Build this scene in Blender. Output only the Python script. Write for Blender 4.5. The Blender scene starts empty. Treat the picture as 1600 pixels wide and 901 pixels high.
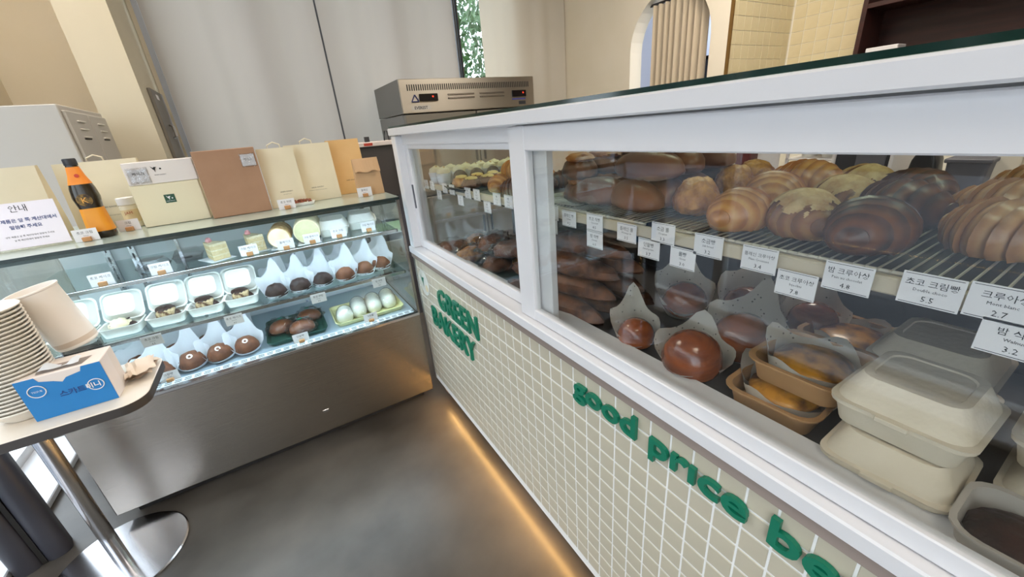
import bpy, math, random
from mathutils import Vector, Matrix, noise, Euler
S = bpy.context.scene
COL = S.collection
PI = math.pi
rnd = random.Random(7)

# ------------------------------------------------------------------ camera
CAM_YAW, CAM_PITCH, CAM_ROLL, CAM_F = 0.51852112, 0.38956816, -0.08743414, 619.448
def make_camera():
    y, p, r = CAM_YAW, CAM_PITCH, CAM_ROLL
    f = Vector((math.sin(y)*math.cos(p), math.cos(y)*math.cos(p), -math.sin(p)))
    rt = Vector((math.cos(y), -math.sin(y), 0)); up = rt.cross(f)
    r2 = math.cos(r)*rt + math.sin(r)*up; u2 = -math.sin(r)*rt + math.cos(r)*up
    cd = bpy.data.cameras.new('camera'); cd.sensor_width = 36; cd.lens = 36*CAM_F/1600
    cd.clip_start = 0.02; cd.clip_end = 200
    o = bpy.data.objects.new('camera', cd); COL.objects.link(o)
    m = Matrix((( r2.x, u2.x, -f.x, 0), (r2.y, u2.y, -f.y, 0), (r2.z, u2.z, -f.z, 1.3), (0, 0, 0, 1)))
    o.matrix_world = m
    S.camera = o
make_camera()

# ------------------------------------------------------------------ world, exposure
W = bpy.data.worlds.new('world'); S.world = W; W.use_nodes = True
bg = W.node_tree.nodes['Background']
bg.inputs[0].default_value = (0.80, 0.89, 1.0, 1); bg.inputs[1].default_value = 5.0
S.view_settings.view_transform = 'Standard'; S.view_settings.look = 'None'
S.view_settings.exposure = 0.15; S.view_settings.gamma = 1.0
S.view_settings.use_curve_mapping = False
CEILING_LIGHT = 22.0      # emission of the ceiling panels
CASE_LED = 26.0          # emission of the display case tubes
FLOOR_LED = 50.0         # emission of the strip under the counter

# ------------------------------------------------------------------ materials
def lin(h):
    h = h.lstrip('#'); c = [int(h[i:i+2], 16)/255 for i in (0, 2, 4)]
    return tuple(((x+.055)/1.055)**2.4 if x > .04045 else x/12.92 for x in c) + (1,)
MATS = {}
def mat(name, col, rough=.5, metal=0, col2=None, scale=20, bump=0, bscale=None, spec=.5, detail=4, lo=.35, hi=.65, emit=0, coat=0, stretch=None, sss=0):
    if name in MATS: return MATS[name]
    m = bpy.data.materials.new(name); m.use_nodes = True; MATS[name] = m
    nt = m.node_tree; b = nt.nodes['Principled BSDF']
    b.inputs['Base Color'].default_value = lin(col); b.inputs['Roughness'].default_value = rough
    b.inputs['Metallic'].default_value = metal; b.inputs['Specular IOR Level'].default_value = spec
    b.inputs['Coat Weight'].default_value = coat; b.inputs['Coat Roughness'].default_value = .15
    if emit:
        b.inputs['Emission Color'].default_value = lin(col); b.inputs['Emission Strength'].default_value = emit
    if col2 or bump:
        tc = nt.nodes.new('ShaderNodeTexCoord'); mp = nt.nodes.new('ShaderNodeMapping')
        if stretch: mp.inputs['Scale'].default_value = stretch
        nt.links.new(tc.outputs['Object'], mp.inputs[0])
        n = nt.nodes.new('ShaderNodeTexNoise'); n.inputs['Scale'].default_value = scale; n.inputs['Detail'].default_value = detail
        nt.links.new(mp.outputs[0], n.inputs['Vector'])
        if col2:
            r = nt.nodes.new('ShaderNodeValToRGB'); e = r.color_ramp.elements
            e[0].position = lo; e[0].color = lin(col); e[1].position = hi; e[1].color = lin(col2)
            nt.links.new(n.outputs[0], r.inputs[0]); nt.links.new(r.outputs[0], b.inputs['Base Color'])
        if bump:
            n2 = n
            if bscale:
                n2 = nt.nodes.new('ShaderNodeTexNoise'); n2.inputs['Scale'].default_value = bscale
                nt.links.new(mp.outputs[0], n2.inputs['Vector'])
            bp = nt.nodes.new('ShaderNodeBump'); bp.inputs['Strength'].default_value = bump; bp.inputs['Distance'].default_value = .01
            nt.links.new(n2.outputs[0], bp.inputs['Height']); nt.links.new(bp.outputs[0], b.inputs['Normal'])
    return m
def glass(name, tint='#ffffff', ior=1.5, rough=0.0, trans=1.0, boost=1.0, noise_scale=0):
    m = bpy.data.materials.new(name); m.use_nodes = True; MATS[name] = m
    nt = m.node_tree; nt.nodes.remove(nt.nodes['Principled BSDF']); out = nt.nodes['Material Output']
    t = nt.nodes.new('ShaderNodeBsdfTransparent'); t.inputs[0].default_value = lin(tint)
    g = nt.nodes.new('ShaderNodeBsdfGlossy'); g.inputs['Roughness'].default_value = rough
    lw = nt.nodes.new('ShaderNodeLayerWeight'); lw.inputs[0].default_value = .5
    f0 = ((ior-1)/(ior+1))**2*boost
    pw = nt.nodes.new('ShaderNodeMath'); pw.operation = 'POWER'; pw.inputs[1].default_value = 5
    ml = nt.nodes.new('ShaderNodeMath'); ml.operation = 'MULTIPLY_ADD'; ml.inputs[1].default_value = 1-f0; ml.inputs[2].default_value = f0; ml.use_clamp = True
    mx = nt.nodes.new('ShaderNodeMixShader')
    nt.links.new(lw.outputs['Facing'], pw.inputs[0]); nt.links.new(pw.outputs[0], ml.inputs[0]); nt.links.new(ml.outputs[0], mx.inputs[0])
    nt.links.new(t.outputs[0], mx.inputs[1]); nt.links.new(g.outputs[0], mx.inputs[2]); nt.links.new(mx.outputs[0], out.inputs[0])
    if noise_scale:
        tc = nt.nodes.new('ShaderNodeTexCoord'); n = nt.nodes.new('ShaderNodeTexNoise'); n.inputs['Scale'].default_value = noise_scale
        bp = nt.nodes.new('ShaderNodeBump'); bp.inputs['Strength'].default_value = .8; bp.inputs['Distance'].default_value = .02
        nt.links.new(tc.outputs['Object'], n.inputs['Vector']); nt.links.new(n.outputs[0], bp.inputs['Height'])
        nt.links.new(bp.outputs[0], g.inputs['Normal'])
    return m
def emission(name, col, strength):
    m = bpy.data.materials.new(name); m.use_nodes = True; MATS[name] = m
    nt = m.node_tree; nt.nodes.remove(nt.nodes['Principled BSDF'])
    e = nt.nodes.new('ShaderNodeEmission'); e.inputs[0].default_value = lin(col); e.inputs[1].default_value = strength
    nt.links.new(e.outputs[0], nt.nodes['Material Output'].inputs[0]); return m
def cloth(name, col, trans=.35, rough=.9):
    m = bpy.data.materials.new(name); m.use_nodes = True; MATS[name] = m
    nt = m.node_tree; b = nt.nodes['Principled BSDF']; b.inputs['Base Color'].default_value = lin(col); b.inputs['Roughness'].default_value = rough
    b.inputs['Specular IOR Level'].default_value = .1
    t = nt.nodes.new('ShaderNodeBsdfTranslucent'); t.inputs[0].default_value = lin(col)
    mx = nt.nodes.new('ShaderNodeMixShader'); mx.inputs[0].default_value = trans
    nt.links.new(b.outputs[0], mx.inputs[1]); nt.links.new(t.outputs[0], mx.inputs[2]); nt.links.new(mx.outputs[0], nt.nodes['Material Output'].inputs[0])
    return m
def printed_paper(name, col, dark, scale, thr):
    m = cloth(name, col, .3); nt = m.node_tree; b = nt.nodes['Principled BSDF']
    tc = nt.nodes.new('ShaderNodeTexCoord'); v = nt.nodes.new('ShaderNodeTexVoronoi'); v.inputs['Scale'].default_value = scale
    r = nt.nodes.new('ShaderNodeValToRGB'); e = r.color_ramp.elements
    e[0].position = thr; e[0].color = lin(dark); e[1].position = thr+.03; e[1].color = lin(col)
    nt.links.new(tc.outputs['Object'], v.inputs['Vector']); nt.links.new(v.outputs['Distance'], r.inputs[0]); nt.links.new(r.outputs[0], b.inputs['Base Color'])
    return m
def croissant_mat(name, base, dark, light, freq=48):
    m = bpy.data.materials.new(name); m.use_nodes = True; MATS[name] = m
    nt = m.node_tree; b = nt.nodes['Principled BSDF']; b.inputs['Roughness'].default_value = .38; b.inputs['Coat Weight'].default_value = .15
    tc = nt.nodes.new('ShaderNodeTexCoord')
    w = nt.nodes.new('ShaderNodeTexWave'); w.wave_type = 'BANDS'; w.bands_direction = 'X'; w.inputs['Scale'].default_value = 20; w.inputs['Distortion'].default_value = 1.6; w.inputs['Detail'].default_value = 3
    n = nt.nodes.new('ShaderNodeTexNoise'); n.inputs['Scale'].default_value = 22; n.inputs['Detail'].default_value = 5
    nt.links.new(tc.outputs['Object'], w.inputs['Vector']); nt.links.new(tc.outputs['Object'], n.inputs['Vector'])
    mx = nt.nodes.new('ShaderNodeMath'); mx.operation = 'MULTIPLY_ADD'; mx.inputs[1].default_value = .28
    nt.links.new(w.outputs['Fac'], mx.inputs[0]); 
    sc = nt.nodes.new('ShaderNodeMath'); sc.operation = 'MULTIPLY'; sc.inputs[1].default_value = .75
    nt.links.new(n.outputs[0], sc.inputs[0]); nt.links.new(sc.outputs[0], mx.inputs[2])
    r = nt.nodes.new('ShaderNodeValToRGB'); e = r.color_ramp.elements
    e[0].position = .28; e[0].color = lin(dark); e[1].position = .72; e[1].color = lin(light)
    k = e.new(.48); k.color = lin(base)
    nt.links.new(mx.outputs[0], r.inputs[0]); nt.links.new(r.outputs[0], b.inputs['Base Color'])
    bp = nt.nodes.new('ShaderNodeBump'); bp.inputs['Strength'].default_value = .5; bp.inputs['Distance'].default_value = .006
    nt.links.new(mx.outputs[0], bp.inputs['Height']); nt.links.new(bp.outputs[0], b.inputs['Normal'])
    return m

WHITE = mat('white_lacquer', '#dcdadb', .42)
STEEL = mat('brushed_steel', '#9a938b', .24, 1, bump=.10, scale=3, bscale=14, stretch=(.4, 1, 60))
RACKM = mat('rack_wire', '#b9b3a6', .4, .4)
CHROME = mat('polished_steel', '#c8c8cc', .16, 1)
DARK = mat('dark_plastic', '#26262a', .5)
BLACK = mat('black_print', '#1c1c1c', .7)
GREY = mat('grey_plastic', '#55555c', .5)
def brushed(m):
    nt = m.node_tree; b = nt.nodes['Principled BSDF']; b.inputs['Anisotropic'].default_value = .85; b.inputs['Anisotropic Rotation'].default_value = .25
    tg = nt.nodes.new('ShaderNodeTangent'); tg.direction_type = 'RADIAL'; tg.axis = 'Z'; nt.links.new(tg.outputs[0], b.inputs['Tangent'])
brushed(STEEL)
CREAM = mat('cream_paint', '#e8decb', .8, col2='#e5dbc6', scale=3)
TILE = mat('cream_tile', '#c2b9a4', .3, col2='#bdb49f', scale=9)
GROUT = mat('pale_grout', '#eceae6', .85)
GREEN = mat('green_acrylic', '#0a7257', .35)
WOODTRIM = mat('grey_wood_trim', '#998980', .55, col2='#84756c', scale=6, stretch=(1, .15, 4))
PINKWOOD = mat('pale_wood', '#bf9c80', .6, col2='#b08c70', scale=6, stretch=(8, 8, .5))
DARKWOOD = mat('dark_wood', '#3a1710', .45, col2='#2a0f0a', scale=5, stretch=(6, .6, 6))
KRAFT = mat('kraft_paper', '#c39f78', .85, col2='#ba956d', scale=8, bump=.15, bscale=14)
KRAFTBOX = mat('kraft_card', '#a47f64', .85, col2='#9e795e', scale=14)
BAG = mat('cream_paper', '#dcd0b4', .85, col2='#d6caac', scale=6, bump=.2, bscale=9)
CARDW = mat('white_card', '#e2dfe0', .6)
PAPER = cloth('white_paper', '#e9ecf0', .3)
PAPERPRINT = printed_paper('printed_wrap', '#d6cfc2', '#35352f', 75, .13)
PULP = mat('bagasse_pulp', '#d9cdb9', .75, col2='#d3c6b0', scale=12, bump=.12, bscale=80)
PULPW = mat('white_pulp', '#efede6', .7, bump=.1, scale=80)
KRAFTTRAY = mat('kraft_tray', '#b58a5c', .65, col2='#ae8355', scale=10)
GLASSM = glass('window_glass', '#fbfcfb', 1.5)
CASEGLASS = glass('case_glass', '#f8fcfb', 1.45)
GREENGLASS = glass('green_glass', '#cfdcd4', 1.5)
GLASSEDGE = mat('glass_edge', '#0f2a22', .1)
CLEAR = glass('clear_plastic', '#fbfbfb', 1.35, .08)
FILM = glass('cello_film', '#f4f4f4', 1.35, .12, boost=2.0, noise_scale=45)
CHOC = mat('dark_chocolate', '#3a2018', .5, col2='#22120d', scale=40, bump=.4, bscale=60)
CAKEBR = mat('brown_cake', '#7a4a2c', .6, col2='#5c351f', scale=30, bump=.4, bscale=70)
BUN = mat('brown_crust', '#84502f', .42, col2='#653a25', scale=14, bump=.06, bscale=22, coat=.1)
LOAF = mat('dark_loaf', '#86512f', .5, col2='#3d2216', scale=18, bump=.4, bscale=30)
GLAZED = mat('glazed_bread', '#a3562c', .22, col2='#6d331c', scale=9, bump=.12, bscale=30, coat=.5, stretch=(1, 1, 5))
CREAMF = mat('whipped_cream', '#f1e6c6', .5, col2='#e6d6ad', scale=30, bump=.2, bscale=50)
MOCHA = mat('mocha_cream', '#c9b48c', .5, col2='#5a3b25', scale=45, lo=.45, hi=.6)
BURNT = mat('baked_custard', '#d0902f', .35, col2='#54270f', scale=22, lo=.40, hi=.62, bump=.15, bscale=40, coat=.3)
CRO_GOLD = croissant_mat('croissant_gold', '#c4823f', '#a2622c', '#d9a45c')
CRO_ROCK = mat('crackle_gold', '#d99a4c', .5, col2='#9a5a26', scale=38, bump=.9, bscale=55)
CRO_DARK = croissant_mat('croissant_dark', '#5f321a', '#3d2011', '#7d4822')
CRO_BRN = croissant_mat('croissant_brown', '#8d5a34', '#6c4122', '#b07f4c')
CRO_PALE = croissant_mat('croissant_pale', '#b27d50', '#97663c', '#c99a6a')
TOPPING = mat('cream_topping', '#dcbc88', .6, col2='#b98c56', scale=40, bump=.5, bscale=60)

# ------------------------------------------------------------------ mesh helpers
class MB:
    def __init__(s): s.v = []; s.f = []
    def add(s, vs, fs, M=None):
        k = len(s.v)
        s.v += [tuple(M @ Vector(p)) if M else tuple(p) for p in vs]
        s.f += [tuple(i+k for i in f) for f in fs]; return s
    def box(s, x0, x1, y0, y1, z0, z1, M=None):
        vs = [(x, y, z) for x in (x0, x1) for y in (y0, y1) for z in (z0, z1)]
        return s.add(vs, [(0,1,3,2),(4,6,7,5),(0,4,5,1),(2,3,7,6),(0,2,6,4),(1,5,7,3)], M)
    def cbox(s, x0, x1, y0, y1, z0, z1, b=.004, M=None):     # box with bevelled edges
        a = [(x0, x0+b, x1-b, x1), (y0, y0+b, y1-b, y1), (z0, z0+b, z1-b, z1)]
        R = []
        def ring(ix, z): 
            xs, ys = a[0], a[1]
            if ix == 0: return [(xs[1], ys[1], z), (xs[2], ys[1], z), (xs[2], ys[2], z), (xs[1], ys[2], z)]
        def oct(z, e):
            xa, xb, ya, yb = x0+e, x1-e, y0+e, y1-e
            return [(xa+b-e*.99, ya, z), (xb-b+e*.99, ya, z), (xb, ya+b-e*.99, z), (xb, yb-b+e*.99, z), (xb-b+e*.99, yb, z), (xa+b-e*.99, yb, z), (xa, yb-b+e*.99, z), (xa, ya+b-e*.99, z)]
        return s.loft([oct(z0, b*.9), oct(z0+b, 0), oct(z1-b, 0), oct(z1, b*.9)], True, True, M)
    def loft(s, rings, c0=False, c1=False, M=None, closed=True):
        n = len(rings[0]); vs = [p for r in rings for p in r]; fs = []
        for i in range(len(rings)-1):
            for j in range(n if closed else n-1):
                k = (j+1) % n
                fs.append((i*n+j, i*n+k, (i+1)*n+k, (i+1)*n+j))
        if c0: fs.append(tuple(range(n-1, -1, -1)))
        if c1: fs.append(tuple((len(rings)-1)*n+j for j in range(n)))
        return s.add(vs, fs, M)
    def lathe(s, prof, n=20, c0=True, c1=True, M=None):
        return s.loft([[(r*math.cos(2*PI*j/n), r*math.sin(2*PI*j/n), z) for j in range(n)] for r, z in prof], c0, c1, M)
    def tube(s, pts, r, n=8, M=None):
        rings = []; pts = [Vector(p) for p in pts]
        for i, p in enumerate(pts):
            d = (pts[min(i+1, len(pts)-1)] - pts[max(i-1, 0)]).normalized()
            u = d.orthogonal().normalized() if abs(d.z) > .95 else d.cross(Vector((0, 0, 1))).normalized()
            w = d.cross(u)
            rr_ = r[i] if isinstance(r, (list, tuple)) else r
            rings.append([tuple(p + rr_*(u*math.cos(2*PI*j/n) + w*math.sin(2*PI*j/n))) for j in range(n)])
        return s.loft(rings, True, True, M)
    def blob(s, rx, ry, rz, amp=.08, freq=2.5, seed=0, n=18, m=11, flat=.35, M=None, pw=1.0):
        rings = []
        for i in range(m+1):
            a = PI*(i+.001 if i == 0 else (i-.001 if i == m else i))/m
            ring = []
            for j in range(n):
                t = 2*PI*j/n
                d = Vector((math.sin(a)**pw*math.cos(t), math.sin(a)**pw*math.sin(t), -math.cos(a)))
                k = 1 + amp*noise.noise(d*freq + Vector((seed*7.3, seed*3.1, seed)))
                z = d.z*rz*k
                if d.z < 0: z *= flat
                ring.append((d.x*rx*k, d.y*ry*k, z + rz*flat))
            rings.append(ring)
        return s.loft(rings, True, True, M)
    def build(s, name, material, parent=None, smooth=False, mesh_only=False):
        me = bpy.data.meshes.new(name); me.from_pydata(s.v, [], s.f); me.update()
        if smooth:
            me.polygons.foreach_set('use_smooth', [True]*len(me.polygons))
            try: me.set_sharp_from_angle(angle=smooth if smooth is not True else .7)
            except Exception: pass
        me.materials.append(material)
        if mesh_only: return me
        return link(name, me, parent)
def link(name, me, parent=None):
    o = bpy.data.objects.new(name, me); COL.objects.link(o)
    if parent: o.parent = parent
    return o
def T(x=0, y=0, z=0, rz=0, rx=0, ry=0, s=1):
    return Matrix.Translation((x, y, z)) @ Euler((rx, ry, rz)).to_matrix().to_4x4() @ Matrix.Scale(s, 4)
def rr(hw, hd, r, z, n=4, cx=0, cy=0):
    r = min(r, hw, hd); out = []
    for sx, sy, a0 in ((1, -1, -PI/2), (1, 1, 0), (-1, 1, PI/2), (-1, -1, PI)):
        for k in range(n+1):
            a = a0 + PI/2*k/n
            out.append((cx+sx*(hw-r)+r*math.cos(a), cy+sy*(hd-r)+r*math.sin(a), z))
    return out
def tag(o, label=None, cat=None, group=None, kind=None):
    if label: o['label'] = label
    if cat: o['category'] = cat
    if group: o['group'] = group
    if kind: o['kind'] = kind
    return o
def thing(name, label, cat, loc=(0, 0, 0), rz=0, group=None, rx=0, ry=0):
    o = bpy.data.objects.new(name, None); COL.objects.link(o); o.empty_display_size = .05
    o.location = loc; o.rotation_euler = (rx, ry, rz); return tag(o, label, cat, group)
def struct(o): o['kind'] = 'structure'; return o
GLYPH = {}
def load_glyphs(chars, cls, offset, extrude, res):
    obs = []
    for ch in sorted(set(chars)):
        for body in (ch, ch+'I', 'I'):
            c = bpy.data.curves.new('t', 'FONT'); c.body = body; c.size = 1; c.offset = offset if body == ch else 0; c.extrude = extrude if body == ch else 0; c.resolution_u = res
            o = bpy.data.objects.new('t', c); COL.objects.link(o); obs.append((ch, o, c))
    dg = bpy.context.evaluated_depsgraph_get()
    for i in range(0, len(obs), 3):
        ch = obs[i][0]; ms = [bpy.data.meshes.new_from_object(q[1].evaluated_get(dg)) for q in obs[i:i+3]]
        adv = max(v.co.x for v in ms[1].vertices)-max(v.co.x for v in ms[2].vertices)
        GLYPH[(ch, cls)] = ([tuple(v.co) for v in ms[0].vertices], [tuple(p.vertices) for p in ms[0].polygons], adv)
        for m in ms: bpy.data.meshes.remove(m)
    for _, o, c in obs: bpy.data.objects.remove(o); bpy.data.curves.remove(c)
ALLCH = " ',-.0123456789ABCDEFGHIJKLMNOPQRSTUVWXYZabcdefghijklmnopqrstuvwxyz계금내냉니단대레롤루림말머미밤빵산상서세소스식씀아안앞에요은이인장제주쪽초카케코크트팥품플핀해"
load_glyphs(ALLCH, 'plain', 0, 0, 1)
load_glyphs('EVRST스카트미니냉장제품은앞쪽계산대에서말씀해주세요 ', 'bold', .024, 0, 2)
load_glyphs('GREENBAKY', 'caps', .010, .034, 4)
load_glyphs('godpr\u0131cebtr ', 'sign', .020, .055, 4)
def layout(body, size, cls):
    out = []; x = 0
    for ch in body:
        g = GLYPH[(ch, cls)]; out.append((g, x)); x += g[2]*size
    return out, x
def text_mb(body, size, cls='plain', align='CENTER'):
    out, w = layout(body, size, cls); mb = MB(); x0 = -w/2 if align == 'CENTER' else 0
    for (vs, fs, adv), x in out: mb.add([(p[0]*size+x+x0, p[1]*size, p[2]*size) for p in vs], fs)
    return mb
# text frames: columns = text-right, text-up, normal
FRONT = Matrix(((1, 0, 0, 0), (0, 0, -1, 0), (0, 1, 0, 0), (0, 0, 0, 1)))           # faces -y, reads along +x
SIDE = Matrix(((0, 0, -1, 0), (-1, 0, 0, 0), (0, 1, 0, 0), (0, 0, 0, 1)))           # faces -x, reads along -y
def text(body, size, material, parent, M, name='lettering', **k):
    t = text_mb(body, size, **k); mb = MB(); mb.add(t.v, t.f, M); return mb.build(name, material, parent)
def copy_tree(o, parent=None):
    c = o.copy(); COL.objects.link(c); c.parent = parent
    for ch in list(o.children): copy_tree(ch, c)
    return c

# ------------------------------------------------------------------ the room
RX, LX, BY, NY, CZ = 4.32, -1.30, 4.25, -3.2, 3.2
FLOORM = mat('concrete_floor', '#645e57', .30, col2='#37322d', scale=1.7, bump=.03, bscale=14, detail=9, lo=.36, hi=.66)
struct(MB().box(LX-.1, RX+1, NY, BY+.2, -.12, 0).build('floor', FLOORM))
struct(MB().box(LX-.1, RX+.1, NY, BY+.2, CZ, CZ+.1).build('ceiling', mat('ceiling_paint', '#e8e2d6', .9)))
# back wall: solid part left of the pillar, window openings behind the blinds
wb = MB().box(LX-.1, -.47, BY, BY+.2, 0, CZ)
wb.box(-.47, 3.4, BY, BY+.2, 2.95, CZ).box(-.47, 3.4, BY, BY+.2, 0, .25).box(2.75, 3.5, BY, BY+.2, .25, 2.95)
struct(wb.build('wall_back', CREAM))
# right wall with the arched doorway
AY0, AY1, AZ = 2.34, 3.20, 1.86
wr = MB()
xa, xb = 3.40, 3.56
wr.box(xa, xb, AY1, BY, 0, CZ).box(xa, xb, 2.19, AY0, 0, CZ)
arc = [( (AY0+AY1)/2 + (AY1-AY0)/2*math.cos(PI*k/16), AZ + (AY1-AY0)/2*math.sin(PI*k/16)) for k in range(17)]
for k in range(16):
    (ya, za), (yb, zb) = arc[k], arc[k+1]
    vs = [(x, y, z) for x in (xa, xb) for (y, z) in ((ya, za), (yb, zb), (yb, CZ), (ya, CZ))]
    wr.add(vs, [(0, 1, 2, 3), (4, 7, 6, 5), (0, 4, 5, 1)])
struct(wr.build('wall_right', CREAM))
struct(MB().box(3.56, RX, 2.19, 2.31, 0, CZ).box(RX, RX+.12, NY, 2.31, 0, CZ).build('wall_kitchen', mat('tile_backing', '#ece6d6', .8)))
struct(MB().box(LX-.1, RX+.1, NY-.1, NY, 0, CZ).build('wall_behind', CREAM))
struct(MB().box(3.56, 5.4, 3.2, 3.3, 0, CZ).box(5.3, 5.4, 2.31, 3.2, 0, CZ).build('wall_passage', mat('passage_paint', '#aeb3c4', .8)))
# kitchen wall tiles
tm = mat('kitchen_tile', '#dccfaa', .35, col2='#d5c7a0', scale=5)
tp = bpy.data.objects['wall_kitchen']
tme = MB().cbox(-.0480, .0480, -.003, 0, -.0480, .0480, .0012).build('tile', tm, mesh_only=True)
tme2 = MB().cbox(-.003, 0, -.0480, .0480, -.0480, .0480, .0012).build('tile', tm, mesh_only=True)
for i in range(9):
    for k in range(13):
        o = link('tile', tme, tp); o.location = (3.45+.1*i, 2.19, 1.30+.1*k)
for i in range(14):
    for k in range(13):
        o = link('tile', tme2, tp); o.location = (RX, 2.13-.1*i, 1.30+.1*k)
struct(MB().box(3.40, 3.415, 2.165, 2.19, 0, CZ).build('trim_1', mat('brass_trim', '#8c6a3a', .4, .6)))
# pillar by the lockers
PILLAR = mat('pillar_paint', '#cdc4ae', .8, col2='#cac1aa', scale=3)
struct(MB().box(-.735, -.50, 3.5, BY, 0, CZ).build('wall_pillar', PILLAR))
# glazed left wall
fr = MB()
for y in (-3.1, -1.6, -.1, 1.4, 2.9):
    fr.box(LX-.06, LX, y-.03, y+.03, 0, CZ)
fr.box(LX-.06, LX, NY, 2.93, 0, .07).box(LX-.06, LX, NY, 2.93, 2.55, 2.62)
w1 = struct(fr.build('window_1', mat('white_frame', '#e8eaee', .4)))
for k in range(4):
    MB().box(LX-.035, LX-.03, -3.07+1.5*k, -1.63+1.5*k, .07, 2.55).build('pane', GLASSM, w1)
struct(MB().box(LX-.1, LX, 2.93, BY, 0, CZ).box(LX-.1, LX, NY, 2.93, 2.62, CZ).build('wall_left', CREAM))
struct(MB().cbox(LX, -1.10, NY, 2.6, 0, .03, .004).build('trim_2', mat('pale_sill', '#d5d8de', .35)))
# back windows: mullions, panes and the one uncovered strip
mu = MB(); MULM = mat('mullion_paint', '#5a5a60', .5)
for x in (-.42, .28, .75, 1.42, 2.02, 2.72):
    mu.box(x-.035, x+.035, BY+.05, BY+.15, .25, 2.95)
mu.box(-.47, 2.75, BY+.05, BY+.15, .25, .32).box(-.47, 2.75, BY+.05, BY+.15, 2.88, 2.95)
w2 = struct(mu.build('window_2', MULM))
for a, b in ((-.385, .245), (.315, .715), (.785, 1.385), (1.455, 1.985), (2.055, 2.685)):
    MB().box(a, b, BY+.098, BY+.104, .32, 2.88).build('pane', GLASSM, w2)
BLIND = cloth('blind_fabric', '#ada69f', .32)
for (x0, x1, lab) in ((-.43, .735, 'grey roller blind left of the thin dark seam, beside the pillar'),
                      (.75, 1.995, 'grey roller blind between the thin seam and the uncovered window strip'),
                      (2.30, 3.39, 'pale roller blind right of the uncovered window strip')):
    t = thing('roller_blind', lab, 'blind', (x0, BY-.05, .5), 0, 'roller blinds on the back windows')
    n = 60; w = x1-x0
    MB().loft([[(w*i/n, -.028*max(0, math.cos(w*i/n*2*PI/.52+1.2+x0))**2, z) for i in range(n+1)] for z in (0, 1.2, 2.5)], closed=False).build('fabric', BLIND if x0 < 2 else cloth('pale_blind_fabric', '#d6d0c4', .2), t, True)
    MB().box(0, w, -.012, .012, -.025, 0).build('bottom_bar', GREY, t)
    MB().tube([(0, 0, 2.52), (w, 0, 2.52)], .03, 10).build('roller', WHITE, t)
struct(MB().box(-.47, -.435, BY-.03, BY, 0, CZ).build('trim_3', mat('bluish_trim', '#a9adb8', .45)))
struct(MB().box(2.00, 2.012, BY-.07, BY-.02, 0, CZ).box(2.03, 2.045, BY-.07, BY-.02, 0, CZ).build('trim_4', DARK))
# ceiling panels, all out of view, added to light the room and walls
lm = emission('ceiling_glow', '#fff3e4', CEILING_LIGHT)
for k, (x, y) in enumerate(((-.2, -.9), (1.7, -.9), (-.55, 2.5), (1.7, 1.9), (2.6, 1.3), (-.85, 3.35))):
    t = thing('ceiling_light', ['square ceiling light panel behind the camera by the window', 'square ceiling light panel above the counter behind the camera', 'square ceiling light panel above the refrigerated case', 'square ceiling light panel above the tall steel fridge', 'square ceiling light panel above the kitchen side', 'square ceiling light panel above the lockers'][k], 'ceiling light', (x, y, CZ))
    q = {4: .42, 5: .10}.get(k, .28)  # kitchen panel enlarged to lift the right wall, locker fill kept small
    MB().cbox(-q-.04, q+.04, -q-.04, q+.04, -.03, 0, .005).build('frame', WHITE, t)
    MB().box(-q, q, -q, q, -.034, -.03).build('diffuser', lm, t)
# outside
struct(MB().box(-14, -1.4, -10, 14, -.2, -.1).build('pavement', mat('pavement', '#8f939b', .8, col2='#82868e', scale=3)))
struct(MB().box(-1.4, 14, 4.6, 14, -.2, -.1).build('lawn', mat('lawn', '#6d7d4c', .9, col2='#55663a', scale=6)))
def tree(loc, h, rad, lab, seed):
    r = random.Random(seed); t = thing('tree', lab, 'tree', loc)
    MB().tube([(0, 0, 0), (.05, 0, h*.4), (0, .04, h*.75)], [.1, .08, .04], 8).build('trunk', mat('bark', '#5a4636', .9), t)
    mb = MB()
    for k in range(2600):
        d = Vector((r.gauss(0, 1), r.gauss(0, 1), r.gauss(0, 1))).normalized()*rad*(.35+.65*r.random()**.5)
        M = T(d.x, d.y, h*.72+d.z*1.25, r.random()*6, r.random()*6, r.random()*6, .09+.05*r.random())
        mb.add([(-.6, 0, 0), (0, -.3, .05), (.7, 0, 0), (0, .3, .05)], [(0, 1, 2, 3)], M)
    mb.build('foliage', mat('leaf', '#46683a', .6, col2='#2c4a2a', scale=3), t)
t = thing('street_building', 'grey building with dark windows across the street', 'building', (-9, -6, -.1))  # out of view, added so the counter glass reflects something darker
MB().box(-3, 0, 0, 16, 0, 7).build('wall', mat('facade', '#45413d', .85, col2='#3a3633', scale=2), t)
for i in range(6):
    for j in range(2):
        wv = MB().cbox(-.05, .05, .8+2.5*i, 2.4+2.5*i, 1.2+3.2*j, 3.0+3.2*j, .02).build('window', mat('facade_frame', '#c9c6c0', .5), t)
        MB().box(.05, .06, .9+2.5*i, 2.3+2.5*i, 1.3+3.2*j, 2.9+3.2*j).build('pane', mat('facade_pane', '#2b333a', .1), wv)
tree((3.6, 7.4, -.1), 3.3, 1.25, 'green leafy tree outside seen through the uncovered window strip', 3)
tree((5.4, 9.6, -.1), 4.6, 1.7, 'taller green tree farther outside behind the nearer one', 5)

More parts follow.
